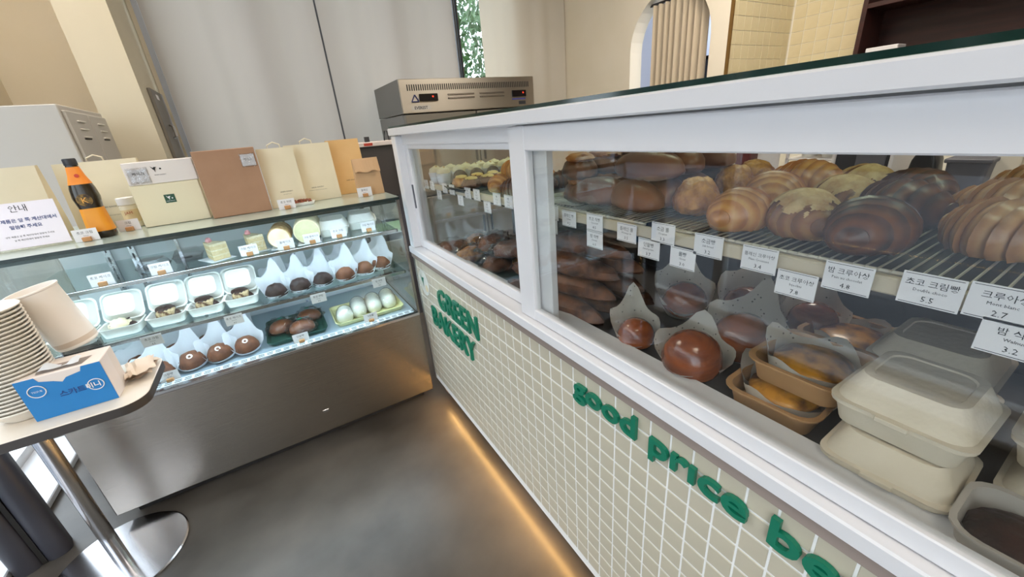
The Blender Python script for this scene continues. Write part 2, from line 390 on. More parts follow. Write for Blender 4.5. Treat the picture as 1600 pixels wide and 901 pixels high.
# ------------------------------------------------------------------ service counter
FX, Y0, Y1 = .504, -.45, 1.775          # front plane, near end, far end
ctr = thing('service_counter', 'white glazed bakery counter with cream tiled front and sliding windows', 'counter', (0, 0, 0))
BK = 1.12
fp = MB().box(FX-.0008, FX+.03, Y0, Y1, .095, .77).build('front_panel', GROUT, ctr)
MB().box(FX-.004, FX+.03, Y1-.004, Y1+.012, .095, .79).build('end_trim', mat('grey_metal_trim', '#8f8c88', .4, .5), ctr)
P_ = .046
tmesh = MB().cbox(-.004, .004, -.0216, .0216, -.0216, .0216, .0016).build('tile', TILE, mesh_only=True)
cells = []
ny = int((Y1-Y0)/P_)
for i in range(ny):
    for k in range(15):
        y = Y1-.023-i*P_; z = .745-k*P_
        hz = .0216
        if z-hz < .095: continue
        vis = y > .56 or z > .08+(.54-y)*1.351
        cells.append((0 if vis else 1, y*y+(z-1.3)**2, y, z))
cells.sort()
rest = MB()
tv = [tuple(v.co) for v in tmesh.vertices]; tf = [tuple(p.vertices) for p in tmesh.polygons]
for n_, (_, _, y, z) in enumerate(cells):
    if n_ < 300:
        o = link('tile', tmesh, fp); o.location = (FX+.002, y, z)
    else:
        rest.add(tv, tf, T(FX+.002, y, z))
tag(rest.build('tile_field', TILE, fp), kind='stuff')
MB().cbox(FX-.010, FX+.03, Y0, Y1+.012, .768, .792, .003).build('wood_trim', WOODTRIM, ctr)
MB().cbox(FX-.016, FX+.10, Y0, Y1+.01, .793, .822, .003).build('ledge', WHITE, ctr)
MB().box(FX+.03, BK, Y0, Y1, .74, .795).build('deck', mat('deck_laminate', '#4d4a49', .45), ctr)
MB().box(BK-.02, BK, Y0, Y1, .095, 1.07).build('back_panel', mat('counter_back', '#2f2d2e', .6), ctr)
MB().box(FX+.03, BK, Y0, Y1, .095, .12).build('bottom_board', PINKWOOD, ctr)
MB().box(FX+.03, BK, Y1-.02, Y1, .12, .74).build('side_panel', WHITE, ctr)
MB().box(FX+.02, BK-.02, Y1-.002, Y1+.006, .12, .79).build('blue_film', mat('blue_film', '#20309a', .35), ctr)
for y in (Y1-.03, Y0+.05):
    for x in (FX+.035, BK-.07):
        MB().box(x, x+.035, y-.02, y+.03, 0, .095).build('leg', PINKWOOD, ctr)
# window frame
MB().cbox(FX-.006, FX+.09, Y1-.045, Y1+.012, .822, 1.297, .003).build('end_post', WHITE, ctr)
MB().cbox(FX-.006, FX+.09, Y0, Y0+.05, .822, 1.297, .003).build('end_post', WHITE, ctr)
MB().cbox(BK-.05, BK, Y1-.03, Y1+.01, .795, 1.297, .003).build('rear_post', WHITE, ctr)
MB().cbox(FX-.014, FX+.10, Y0, Y1+.014, 1.299, 1.327, .003).build('header', WHITE, ctr)
MB().box(FX+.022, FX+.09, Y0, Y1, 1.262, 1.299).build('head_track', WHITE, ctr)
MB().cbox(BK-.05, BK, Y0, Y1+.012, 1.297, 1.327, .003).build('rear_header', WHITE, ctr)
MB().box(FX-.006, BK, Y0, Y1+.008, 1.3275, 1.3345).build('top_glass', GREENGLASS, ctr)
MB().box(FX-.010, FX-.006, Y0, Y1+.008, 1.3275, 1.3345).build('glass_edge', GLASSEDGE, ctr)
def sash(y0, y1, x0, x1, lst, rst, zt, zb, name, lab):
    f = MB().cbox(x0, x1, y1-lst, y1, .823, 1.297, .002).cbox(x0, x1, y0, y0+rst, .823, 1.297, .002)
    f.cbox(x0+.001, x1-.001, y0+.001, y1-.001, zt, 1.296, .002).cbox(x0+.001, x1-.001, y0+.001, y1-.001, .824, zb, .002)
    s_ = tag(f.build(name, WHITE, ctr), lab)
    MB().box((x0+x1)/2-.002, (x0+x1)/2+.002, y0+rst, y1-lst, zb, zt).build('pane', GLASSM, s_)
    return s_
sl = sash(.735, 1.735, .532, .552, .045, .065, 1.244, .858, 'sliding_sash', 'white sliding glass sash, rear track, farther from the viewer')
MB().cbox(.528, .533, 1.700, 1.712, 1.0, 1.10, .001).build('finger_pull', GREY, sl)
sash(Y0+.05, .845, .506, .528, .067, .06, 1.245, .853, 'sliding_sash', 'white sliding glass sash, front track, nearer the viewer')
# shelf inside
RZ = 1.107
MB().box(.60, 1.05, Y0+.05, Y1-.05, 1.072, 1.092).build('shelf_board', mat('shelf_dark', '#2e2724', .6), ctr)
MB().cbox(.588, .60, Y0+.05, Y1-.05, 1.080, 1.101, .002).build('shelf_front_strip', mat('shelf_strip', '#c3b59d', .55), ctr)
for y in (Y0+.3, .45, 1.15, 1.68):
    MB().box(.70, 1.0, y-.008, y+.008, 1.052, 1.072).build('shelf_bracket', DARK, ctr)
    MB().box(1.0, 1.02, y-.01, y+.01, .795, 1.072).build('shelf_upright', DARK, ctr)
# warm strip under the counter
MB().box(FX+.011, FX+.0125, Y0+.1, Y1-.1, .079, .091).build('led_strip', emission('warm_strip', '#ffc676', FLOOR_LED), ctr)
MB().box(FX+.0125, FX+.03, Y0+.08, Y1-.08, .076, .095).build('led_holder', DARK, ctr)
MB().box(FX+.07, FX+.085, Y0+.08, Y1-.08, 0, .095).build('kick_board', DARK, ctr)
# raised lettering
def sign(words, label):
    t = thing('raised_lettering', label, 'lettering', (FX-.0025, 0, 0))
    for body, size, yl, z, width in words:
        cls = 'caps' if body.isupper() else 'sign'
        out, fw = layout(body, size, cls); k = width/fw
        for ch, ((vs, fs, adv), xo) in zip(body, out):
            if ch == ' ': continue
            mb = MB(); mb.add([(p[0]*size*k, p[1]*size, p[2]*size) for p in vs], fs, Matrix.Translation((-.0045, yl-xo*k, z)) @ SIDE)
            mb.build('letter', GREEN, t)
sign([('GREEN', .128, 1.515, .606, .385), ('BAKERY', .128, 1.63, .484, .445)], 'green raised letters GREEN BAKERY at the far end of tiled front')
sign([('good pr\u0131ce better', .0745, .614, .697, .68)], 'green raised lowercase letters good price along the tiled front')
lg = thing('bird_sticker', 'round white sticker with a dark green bird on the tiled counter', 'sticker', (FX-.003, 1.685, .665))
MB().lathe([(.062, 0), (.062, .001)], 28, M=T(ry=-PI/2)).build('disc', mat('sticker_white', '#d9d8ce', .5), lg)
def bird(parent, M, material, s=1.0):
    body = [(-.50, .62), (-.12, .22), (.05, .40), (.45, .38), (.30, .20), (.18, -.10), (.06, -.62), (-.02, -.20), (-.18, -.02), (-.36, .30)]
    k = MB(); n = len(body)
    k.add([(x*s, y*s, 0) for x, y in body], [(0, 1, 9), (1, 8, 9), (1, 7, 8), (1, 2, 4), (2, 3, 4), (1, 4, 5), (1, 5, 7), (5, 6, 7)], M)
    return k.build('bird_mark', material, parent)
bird(lg, Matrix.Translation((-.0025, .012, .006)) @ SIDE, GREEN, .05)
MB().lathe([(.017, 0), (.017, .0012)], 20, M=T(-.001, -.028, -.022, ry=-PI/2)).build('beige_dot', mat('beige_dot', '#d8c9a4', .5), lg)

# ------------------------------------------------------------------ refrigerated case
CY, CX0, CX1, CT, CB = 1.742, -.81, .468, 1.048, 2.36
cs = thing('display_case', 'stainless refrigerated cake case with glass front', 'display case', (0, 0, 0))
MB().cbox(CX0, CX1, CY, CB, .055, .495, .004).build('steel_body', STEEL, cs)
MB().box(CX0+.04, CX1-.04, CY+.06, CB-.05, 0, .055).build('plinth', mat('plinth', '#1d1d1f', .7), cs)
MB().cbox(CX0, CX1, CY-.004, CY+.03, .489, .503, .002).build('front_rail', CHROME, cs)
INN = mat('case_lining', '#e4e8ea', .4)
MB().box(CX0+.01, CX1-.01, CY+.02, CB-.04, .495, .499).build('deck', mat('case_deck', '#aebfcb', .3, .3), cs)
bkp = MB().box(CX0+.01, CX1-.01, CB-.05, CB-.03, .495, CT-.03).build('back_doors', INN, cs)
for x in (-.42, .02):
    MB().box(x, x+.012, CB-.058, CB-.05, .5, CT-.03).build('door_edge', CHROME, bkp)
for z in (.52, .56):
    MB().box(-.15, CX1-.03, CB-.075, CB-.05, z, z+.018).build('vent_rail', mat('vent_rail', '#dfe7ec', .4), cs)
for x in (CX0, CX1-.006):
    MB().box(x, x+.006, CY+.01, CB-.02, .497, CT).build('side_glass', CASEGLASS, cs)
    MB().cbox(x-.002, x+.010, CY-.001, CY+.012, .497, CT, .002).build('corner_post', STEEL, cs)
    MB().cbox(x-.002, x+.010, CB-.03, CB-.012, .497, CT, .002).build('corner_post', STEEL, cs)
MB().box(CX0+.01, CX1-.01, CY+.002, CY+.007, .503, CT).build('front_glass', CASEGLASS, cs)
MB().box(CX0-.004, CX1+.004, CY-.008, CB, CT, CT+.008).build('top_glass', mat('frosted_top', '#a9b5ab', .12), cs)
MB().box(CX0-.004, CX1+.004, CY-.0105, CY-.008, CT-.003, CT+.008).build('top_edge', mat('top_edge_dark', '#20302f', .2), cs)
LEDM = emission('case_tube', '#d9ebff', CASE_LED)
for z, d in ((.905, 2.26), (.705, 2.29)):
    MB().box(CX0+.012, CX1-.012, CY+.058, d, z-.006, z).build('glass_shelf', glass('shelf_glass_%d' % int(z*1000), '#eef8f6', 1.45), cs)
    MB().cbox(CX0+.012, CX1-.012, CY+.052, CY+.06, z-.010, z+.004, .001).build('shelf_edge', CHROME, cs)
MB().box(CX0+.01, CX1-.01, CY+.0085, CY+.0105, CT-.016, CT).build('light_valance', mat('valance', '#3b4846', .4, .3), cs)
for z, y in ((1.042, CY+.012), (.895, CY+.075), (.695, CY+.075)):
    MB().cbox(CX0+.05, CX1-.05, y, y+.022, z, z+.008, .002).build('led_holder', CHROME, cs)
    MB().box(CX0+.06, CX1-.06, y+.002, y+.020, z-.004, z).build('led_tube', LEDM, cs)
fv = MB().box(CX0+.02, CX1-.02, CY+.022, CY+.058, .499, .5035).build('front_vent', mat('vent_white', '#dfe8ee', .35), cs)
vq = MB()
for k in range(40): vq.box(CX0+.04+.031*k, CX0+.062+.031*k, CY+.030, CY+.036, .5034, .5039); vq.box(CX0+.04+.031*k, CX0+.062+.031*k, CY+.043, CY+.049, .5034, .5039)
vq.build('vent_slots', DARK, fv)
for x in (-.66, -.58, .40):
    st = MB().box(x, x+.022, CB-.07, CB-.05, .5, 1.03)
    o = st.build('shelf_rail', CHROME, cs)
    sl_ = MB()
    for k in range(12): sl_.box(x+.008, x+.014, CB-.0715, CB-.0698, .54+.04*k, .56+.04*k)
    sl_.build('rail_slots', DARK, o)
MB().cbox(-.05, -.025, CY-.002, CY-.0005, .16, .172, .0004).build('lock', CHROME, cs)
# ------------------------------------------------------------------ shared part meshes
CACHE = {}
ORD = ['first', 'second', 'third', 'fourth', 'fifth', 'sixth', 'seventh', 'eighth', 'ninth', 'tenth', 'eleventh', 'twelfth', 'thirteenth', 'fourteenth', 'fifteenth', 'sixteenth', 'seventeenth', 'eighteenth', 'nineteenth', 'twentieth', 'twenty-first', 'twenty-second', 'twenty-third', 'twenty-fourth', 'twenty-fifth', 'twenty-sixth']
def part(name, key, fn, material, parent, loc=None, rot=None, smooth=True):
    k = (key, material.name)
    if k not in CACHE:
        mb = MB(); fn(mb); CACHE[k] = mb.build(name, material, smooth=smooth, mesh_only=True)
    o = link(name, CACHE[k], parent)
    if loc: o.location = loc
    if rot: o.rotation_euler = rot
    return o
def facecam(x, y): return -math.atan2(x, y)
def wrap_fn(r0, r1, hf, hb, seed, peaks=.35, n=28):
    def fn(mb):
        rings = []
        for i in range(6):
            t = i/5; ring = []
            for j in range(n):
                a = 2*PI*j/n
                back = .5+.5*math.sin(a)
                h = hf+(hb-hf)*back**1.3
                pk = 1+peaks*(abs(math.cos(2*a+.4))**4-.3)*(.4+.6*back)
                w = 1+.09*t*noise.noise(Vector((math.cos(a)*2, math.sin(a)*2, seed+t)))
                r = (r0+(r1-r0)*t**.8)*w*(1+.10*t*math.cos(4*a+.8))
                ring.append((r*math.cos(a), r*math.sin(a), .001+h*t*(pk if t > .3 else 1)))
            rings.append(ring)
        mb.loft(rings, True, False)
    return fn
def log_fn(L, R, H, amp=0, seed=1):
    def fn(mb):
        rings = []
        for i in range(19):
            u = -1+2*i/18; r = max(.02, (1-abs(u)**5)**.5); ring = []
            for j in range(20):
                a = 2*PI*j/20; k = 1+amp*noise.noise(Vector((math.cos(a)*2, math.sin(a)*2, u*4+seed)))
                z = H*r*k*math.sin(a); ring.append((R*r*k*math.cos(a), u*L, max(z, -H*.55)+H*.55))
            rings.append(ring)
        mb.loft(rings, True, True)
    return fn
def torus(mb, R, r, M=None, n=14, m=6):
    rings = []
    for i in range(n+1):
        a = 2*PI*i/n
        rings.append([((R+r*math.cos(2*PI*j/m))*math.cos(a), (R+r*math.cos(2*PI*j/m))*math.sin(a), r*math.sin(2*PI*j/m)) for j in range(m)])
    mb.loft(rings, M=M)
def clam_base(w, d, h, rim=.006):
    return lambda mb: mb.loft([rr(w*.42, d*.42, .018, .001), rr(w*.47, d*.47, .02, h), rr(w*.5, d*.5, .022, h), rr(w*.5, d*.5, .022, h+.003), rr(w*.455, d*.455, .02, h+.002), rr(w*.40, d*.40, .018, .005)], True, True)
def clam_lid(w, d, h):
    return lambda mb: mb.loft([rr(w*.5, d*.5, .022, 0), rr(w*.505, d*.505, .022, .003), rr(w*.465, d*.465, .024, .004), rr(w*.455, d*.455, .024, .009), rr(w*.37, d*.36, .022, h-.004), rr(w*.355, d*.345, .02, h), rr(w*.30, d*.29, .02, h), rr(w*.29, d*.28, .02, h-.002)], True, True)
def tray_fn(w, d, h):
    return lambda mb: mb.loft([rr(w*.40, d*.40, .02, .001), rr(w*.455, d*.455, .026, h), rr(w*.5, d*.5, .03, h), rr(w*.5, d*.5, .03, h+.003), rr(w*.445, d*.445, .026, h+.002), rr(w*.395, d*.395, .02, .004)], True, True)
def clamshell(label, loc, rz, material, w=.148, d=.145, hb=.034, hl=.038, group=None, ajar=0):
    t = thing('takeout_box', label, 'takeout box', loc, rz, group)
    part('base', ('cb', w, d, hb), clam_base(w, d, hb), material, t)
    l = part('lid', ('cl', w, d, hl), clam_lid(w, d, hl), material, t, (0, 0, hb+.003), None)
    if ajar: l.rotation_euler = (ajar, 0, 0); l.location = (0, -d/2*(1-math.cos(ajar))+.0, hb+.003+d/2*abs(math.sin(ajar)))
    part('closing_tab', ('ct', w), lambda mb: mb.cbox(-.017, .017, -d/2-.004, -d/2+.006, hb-.001, hb+.006, .001), material, t, smooth=False)
    return t
def price_card(label, loc, face, lines, w=.054, h=.036, clip=None, group=None, parent=None):
    t = thing('price_card', label, 'price card', loc, 0, group)
    F = SIDE if face == 'side' else FRONT
    R = F.to_3x3()
    mb = MB(); mb.add(*_boxdata(-w/2, w/2, 0, h, -.0006, .0006), M=F); mb.build('card', CARDW, t)
    key = (lines, w)
    if key not in CACHE:
        m2 = MB()
        for (body, size, yy) in lines:
            g = text_mb(body, size*h); gw = max(v[0] for v in g.v)*2; q = min(1, w*.86/gw)
            m2.add([(v[0]*q, v[1]*q, v[2]) for v in g.v], g.f, F @ Matrix.Translation((0, yy*h, .0009)))
        if face == 'side':
            for a in ((-w*.46, w*.46, h*.04, h*.055), (-w*.46, w*.46, h*.945, h*.96)): m2.add(*_boxdata(*a, .0006, .0009), M=F)
        CACHE[key] = m2.build('print', BLACK, mesh_only=True)
    link('print', CACHE[key], t)
    if clip: MB().cbox(-.011, .011, -.012, .008, -.001 if clip < 0 else 0, .014, .001).build('clip', mat('cork_clip', '#b98758', .7), t)
    return t
def _boxdata(x0, x1, y0, y1, z0, z1):
    m = MB().box(x0, x1, y0, y1, z0, z1); return m.v, m.f

# ------------------------------------------------------------------ cake case, top shelf
Z1, Z2, Z3 = .906, .706, .4995
LN = lambda a, b, c: ((a, .26, .62), (b, .13, .42), (c, .22, .12))
def slice_fn(z0, z1):
    return lambda mb: mb.add([(-.030, -.035, z0), (.030, -.035, z0), (.012, .055, z0), (-.012, .055, z0), (-.030, -.035, z1), (.030, -.035, z1), (.012, .055, z1), (-.012, .055, z1)], [(3, 2, 1, 0), (4, 5, 6, 7), (0, 1, 5, 4), (1, 2, 6, 5), (2, 3, 7, 6), (3, 0, 4, 7)])
SPONGE = mat('sponge', '#e6d2a2', .8, col2='#d8c090', scale=60, bump=.3)
PINK = mat('pink_sugar', '#e9a3a8', .5)
for lab, x, y, rz in (('layered cream cake slice with pink topping, left of the pair on top shelf', -.235, 1.905, .5), ('layered cream cake slice with pink topping, right of the pair behind a card', -.105, 1.925, .35)):
    t = thing('cake_slice', lab, 'cake', (x, y, Z1), rz, 'cake slices on the top shelf')
    part('paper_base', 'slp', lambda mb: mb.cbox(-.045, .045, -.05, .07, 0, .0012, .0004), PAPER, t, smooth=False)
    for i in range(3): part('sponge_layer', ('sl', i), slice_fn(.002+.020*i, .018+.020*i), SPONGE, t, smooth=False)
    for i in range(3): part('cream_layer', ('sc', i), slice_fn(.018+.020*i, .022+.020*i+(.004 if i == 2 else 0)), CREAMF, t, smooth=False)
    part('pink_topping', 'spk', lambda mb: mb.blob(.012, .009, .014, .3, 4, 2, 10, 7), PINK, t, (-.004, .02, .066))
    part('film', 'slf', lambda mb: mb.add([(-.031, -.036, .001), (.031, -.036, .001), (-.031, -.036, .07), (.031, -.036, .07)], [(0, 1, 3, 2)]), FILM, t, smooth=False)
for lab, x, y, r, L, sk in (('short cream roll cake with browned skin, left roll on top shelf', -.002, 1.945, .043, .15, TOPPING), ('tall white-skinned roll cake on the top shelf, right roll', .108, 1.965, .052, .22, CREAMF)):
    t = thing('roll_cake', lab, 'cake', (x, y, Z1), -.12)
    M_ = T(0, 0, r, rx=-PI/2)
    mb = MB(); mb.lathe([(r*.96, -L/2), (r, -L/2+.006), (r, L/2-.006), (r*.96, L/2)], 26, M=M_); mb.build('skin', sk, t, True)
    mb = MB(); mb.lathe([(r*.90, -.002), (r*.6, -.004), (.001, -.0045)], 26, False, True, M=T(0, -L/2+.0, r, rx=PI/2) @ T(rx=PI)); o = mb.build('cut_face', CREAMF if sk is TOPPING else mat('matcha_cream', '#d5cfa4', .6, col2='#cbc598', scale=40), t, True)
    mb = MB(); mb.box(-r*.9, r*.9, -L/2-.01, L/2, -.0005, .001); mb.build('paper_base', PAPER, t)
for lab, x, y in (('white takeout box, left of the two on the top cake shelf', .212, 1.965), ('white takeout box, right of the two on the top cake shelf', .345, 2.005)):
    clamshell(lab, (x, y, Z1), -.15, PULPW, .135, .13, .028, .036, 'white boxes on the top cake shelf', ajar=.10)
for lab, x, y in (('clear empty plastic box on top cake shelf, left one', -.43, 1.90), ('clear empty plastic box on top cake shelf, right one', -.335, 1.98)):
    clamshell(lab, (x, y, Z1), 0, CLEAR, .10, .09, .02, .025, 'clear boxes on the top cake shelf')
cl = (('초코 케이크', 5.5), ('크림 케이크', 6.0), ('크림 케이크', 6.0), ('롤케이크', 7.0), ('크림 롤케이크', 8.0), ('초코 크림', 6.5), ('크림 케이크', 6.0))
for k, (x, y, l) in enumerate(((-.56, 1.825, 'under the steel shelf rails'), (-.40, 1.825, 'in front of the clear boxes'), (-.125, 1.85, 'in front of the right cake slice'), (.005, 1.83, 'in front of the browned roll cake'), (.105, 1.845, 'in front of the white roll cake'), (.215, 1.86, 'in front of the left takeout box'), (.345, 1.87, 'in front of the right takeout box'))):
    price_card('small white price card on top cake shelf ' + l, (x, y, Z1+.001), 'front', LN(cl[k][0], 'Cake', str(cl[k][1])), .062, .042, 1)
# ---- middle shelf: open boxes with cream cakes
def choccake(t, seed):
    part('cake', ('ccb', seed % 2), lambda mb: mb.blob(.042, .030, .034, .12, 3, seed, flat=.2), CHOC, t, (.004, -.005, .006))
    part('cream', ('ccm', seed % 3), lambda mb: [mb.tube([(-.026+.011*q, -.028-.004*math.sin(q), .016), (-.024+.011*q, -.022, .034), (-.020+.011*q, -.004, .042)], [.006, .008, .006], 8) for q in range(5)], MOCHA, t, (0, 0, .006))
    part('chocolate_lid', 'ccl', lambda mb: mb.blob(.032, .024, .010, .08, 3, 4, flat=.8), CHOC, t, (-.004, .004, .042), (.35, .1, 0))
pos = [(-.715, 'leftmost, behind the paper tub'), (-.585, 'with pale cream topping'), (-.452, 'third from the left'), (-.328, 'fourth from the left'), (-.205, 'rightmost, beside the wrapped muffins')]
for i, (x, l) in enumerate(pos):
    t = thing('dessert_box', 'open white box of chocolate cream cake on middle shelf, ' + l, 'dessert box', (x, 1.895+.004*i, Z2), -.06, 'open dessert boxes on the middle shelf')
    part('base', ('ob',), clam_base(.124, .110, .034), PULPW, t)
    l_ = part('lid', ('ol',), clam_lid(.124, .112, .028), PULPW, t, (0, .066, .082), (PI/2-.55, 0, 0))
    if i == 1:
        part('cake', 'ccx', lambda mb: mb.blob(.042, .03, .03, .1, 3, 2, flat=.2), CHOC, t, (.004, -.004, .006))
        part('cream', 'ccy', lambda mb: mb.blob(.034, .028, .03, .25, 4, 5, flat=.3), CREAMF, t, (-.006, -.006, .018))
        part('chocolate_drizzle', 'ccz', lambda mb: [mb.tube([(-.03+.02*q, -.026, .03), (-.026+.02*q, -.012, .047), (-.02+.02*q, .012, .046)], .0028, 6) for q in range(3)], CHOC, t)
    else: choccake(t, i)
# wrapped muffins
ml = ['black cocoa muffin', 'dark chocolate muffin', 'small nutty chocolate muffin', 'round brown muffin', 'brown muffin half turned away', 'brown muffin in the corner']
for i, (x, y) in enumerate(((-.080, 1.875), (.012, 1.875), (.105, 1.885), (.205, 1.880), (.296, 1.90), (.380, 1.925))):
    t = thing('wrapped_muffin', ml[i] + ' in white paper on middle shelf, ' + ['next to the open boxes', 'second from the boxes', 'third from the boxes', 'fourth from the boxes', 'second from the case end', 'nearest the case end'][i], 'muffin', (x, y, Z2), facecam(x, y)+rnd.uniform(-.2, .2), 'paper wrapped muffins on the middle shelf')
    part('muffin', ('mf', i % 3), lambda mb: mb.blob(.043, .040, .046, .10, 3, i, flat=.3), CHOC if i < 3 else CAKEBR, t, (0, -.016, .004))
    part('paper_wrap', ('mw', i % 3), wrap_fn(.036, .058, .018, .118, i*1.7, .5), PAPER, t)
    t2 = thing('wrapped_muffin', 'white paper wrapped muffin in the back row behind the ' + ml[i], 'muffin', (x+.005, y+.125, Z2), rnd.uniform(-.5, .5), 'paper wrapped muffins on the middle shelf')
    part('muffin', ('mf', i % 3), None, CHOC if i < 3 else CAKEBR, t2, (0, -.012, .004)); part('paper_wrap', ('mw', (i+1) % 3) if i else ('mw', 0), wrap_fn(.036, .058, .018, .118, ((i+1) % 3)*1.7, .5), PAPER, t2)
for k, (x, l) in enumerate(((-.50, 'under the open dessert boxes'), (-.245, 'between the open boxes and the muffins'), (.065, 'below the dark chocolate muffin'), (.325, 'below the corner muffin'))):
    price_card('small white price card hung on middle shelf edge, ' + l, (x, CY+.050, Z2-.044), 'front', LN(['초코 크림', '초코 케이크', '초코 머핀', '밤 머핀'][k], 'Dessert', '4.5'), .060, .040)
# ---- deck: breads with a sugar ring
bl_ = ['nearest the tissue box', 'second from the tissue box', 'third from the tissue box', 'next to the dark green tray']
for i, (x, y) in enumerate(((-.540, 1.865), (-.440, 1.885), (-.345, 1.885), (-.248, 1.885))):
    t = thing('paper_bread', 'brown bread with white ring in paper on case floor, ' + bl_[i], 'bread', (x, y, Z3), facecam(x, y)*.6, 'paper breads on the case floor')
    part('bread', ('pb', i % 2), lambda mb: mb.blob(.046, .052, .050, .07, 3, i, flat=.3), CAKEBR, t, (0, -.008, .004))
    part('sugar_ring', 'pr', lambda mb: torus(mb, .0075, .0032), PULPW, t, (0, -.036, .060), (.9, 0, 0))
    part('paper_wrap', ('pw', i % 2), wrap_fn(.042, .066, .016, .125, i*2.3+9, .5), PAPER, t)
for i, (x, y) in enumerate(((-.62, 1.99), (-.505, 2.02), (-.39, 2.03), (-.275, 2.03), (-.45, 2.16))):
    t = thing('paper_bread', 'brown bread in crumpled white paper, rear of the case floor, ' + ['far left', 'second from left', 'third from left', 'behind the green tray side', 'rearmost'][i], 'bread', (x, y, Z3), rnd.uniform(-.6, .4), 'paper breads on the case floor')
    part('bread', ('pb', i % 2), None, CAKEBR, t, (0, -.008, .004)); part('paper_wrap', ('pw', i % 2), None, PAPER, t)
# trays
GT = mat('dark_green_tray', '#1f4a40', .4); YT = mat('pale_yellow_tray', '#d8d6a0', .5)
def flat_tray(label, x0, x1, y0, y1, material, rz=0):
    t = thing('serving_tray', label, 'tray', ((x0+x1)/2, (y0+y1)/2, Z3), rz); w, d = (x1-x0)/2, (y1-y0)/2
    MB().loft([rr(w-.012, d-.012, .02, 0), rr(w, d, .025, .020), rr(w-.004, d-.004, .022, .020), rr(w-.014, d-.014, .018, .004)], True, True).build('tray', material, t, .5)
    return t
flat_tray('dark green serving tray holding wrapped buns on the case floor', -.175, .072, 1.835, 2.12, GT)
flat_tray('pale yellow serving tray holding wrapped white cakes on the case floor', .105, .43, 1.835, 2.08, YT)
for i, (x, y, z) in enumerate(((-.11, 1.975, 0), (.010, 2.02, 0), (-.030, 1.905, .0))):
    t = thing('wrapped_bun', 'brown bun in clear film on dark green tray, ' + ['left', 'right', 'front'][i] + ' one', 'bun', (x, y, Z3+.006), rnd.uniform(-.5, .5), 'film wrapped buns on the green tray')
    part('bun', 'wb', lambda mb: mb.blob(.054, .046, .040, .06, 2, 3, flat=.4), BUN, t)
    part('film_bag', 'wf', lambda mb: mb.blob(.068, .055, .048, .35, 4, 8, 26, 15, flat=.35), FILM, t)
    part('green_sticker', 'ws', lambda mb: mb.blob(.012, .008, .002, .0, 1, 1, 12, 5), GREEN, t, (0, -.004, .066))
for i, (x, y) in enumerate(((.158, 1.905), (.230, 1.955), (.304, 1.960), (.378, 1.965))):
    t = thing('cream_cake_log', 'white glossy cake log in clear film on yellow tray, ' + ['leftmost and shortest', 'second from left', 'third from left', 'rightmost'][i], 'cake', (x, y, Z3+.006), -.12, 'white cake logs on the yellow tray')
    L = .045 if i == 0 else .085
    part('log', ('lg', L), log_fn(L, .037, .040), mat('white_mochi', '#eef0e0', .35), t)
    part('film', ('lf', L), log_fn(L+.004, .039, .043, .10, 3), FILM, t)
for k, (x, l) in enumerate(((-.505, 'in front of the ring eye breads'), (-.045, 'in front of the dark green tray'), (.255, 'in front of the pale yellow tray'))):
    price_card('small white price card on case floor ' + l, (x, 1.805, Z3+.001), 'front', LN(['크림빵', '단팥빵', '크림롤'][k], 'Bread', '3.9'), .062, .042, 1)

# ------------------------------------------------------------------ on top of the case
ZT = CT+.009
def bag(label, x0, x1, y, h, material, depth=.07, text_lines=(), rz=0, fold=0, handles=False, lean=0):
    t = thing('paper_bag', label, 'paper bag', ((x0+x1)/2, y+depth/2, ZT), rz, rx=lean); w = (x1-x0)/2
    rings = []
    for i in range(9):
        z = h*i/8; q = i/8; d = depth/2*(1-.72*q**1.3)
        ring = []
        for k in range(10): ring.append((-w+2*w*k/9, -d+.0025*noise.noise(Vector((k*.7, i*.9, x0*9))), z))
        ring.append((w-.012*q, 0, z))
        for k in range(10): ring.append((w-2*w*k/9, d+.0025*noise.noise(Vector((k*.7, i*.9, x1*5))), z))
        ring.append((-w+.012*q, 0, z))
        rings.append(ring)
    MB().loft(rings, True, fold > 0).build('sack', material, t, .5)
    if fold:
        fl_ = [[(-w+2*w*k/10, y_, z_+(.004*math.sin(k*1.1) if z_ < h-.01 else 0)) for k in range(11)] for y_, z_ in ((-.012, h+.002), (-.034, h-fold), (-.031, h-fold), (-.009, h+.001))]
        MB().loft(fl_, closed=False).build('folded_flap', material, t)
    if handles:
        MB().tube([(-.025, 0, h-.02), (-.022, -.002, h+.012), (0, -.003, h+.022), (.022, -.002, h+.012), (.025, 0, h-.02)], .003, 6).build('handle', material, t)
    for body, sz, xx, zz in text_lines:
        text(body, sz, BLACK, t, Matrix.Translation((xx, -depth/2*(1-.72*(zz/h)**1.3)-.004, zz)) @ FRONT, 'print')
    return t
prt = (('GREEN BAKERY', .0075, 0, .055), ('all natural bread, good price better taste', .0045, 0, .045))
bag('cream paper bag at far left behind the notice', -.97, -.655, 2.03, .248, BAG, .09, ((prt[1][0], .005, .12, .05),))
bag('cream paper bag behind the orange labelled bottle', -.645, -.405, 2.13, .245, BAG, .09, (('GREEN BAKERY', .008, -.01, .075), prt[1]), handles=True)
bag('cream paper bag right of the brown box', .000, .135, 1.955, .235, BAG, .07, (('GREEN BAKERY', .007, .0, .06), ('since 2019 seoul', .0045, 0, .05)), handles=True)
bag('wide cream paper bag between two paper bags, dish of nuts before it', .105, .285, 2.01, .24, BAG, .07, prt, handles=True)
bag('tall orange kraft bag behind the small folded bag', .285, .430, 2.09, .245, mat('orange_kraft', '#dcb47c', .85, col2='#d6ab70', scale=8, bump=.15), .07, (('GREEN BAKERY', .007, 0, .06),))
bag('small brown kraft bag with folded top at case corner', .352, .462, 1.925, .158, KRAFT, .065, (), fold=.055)
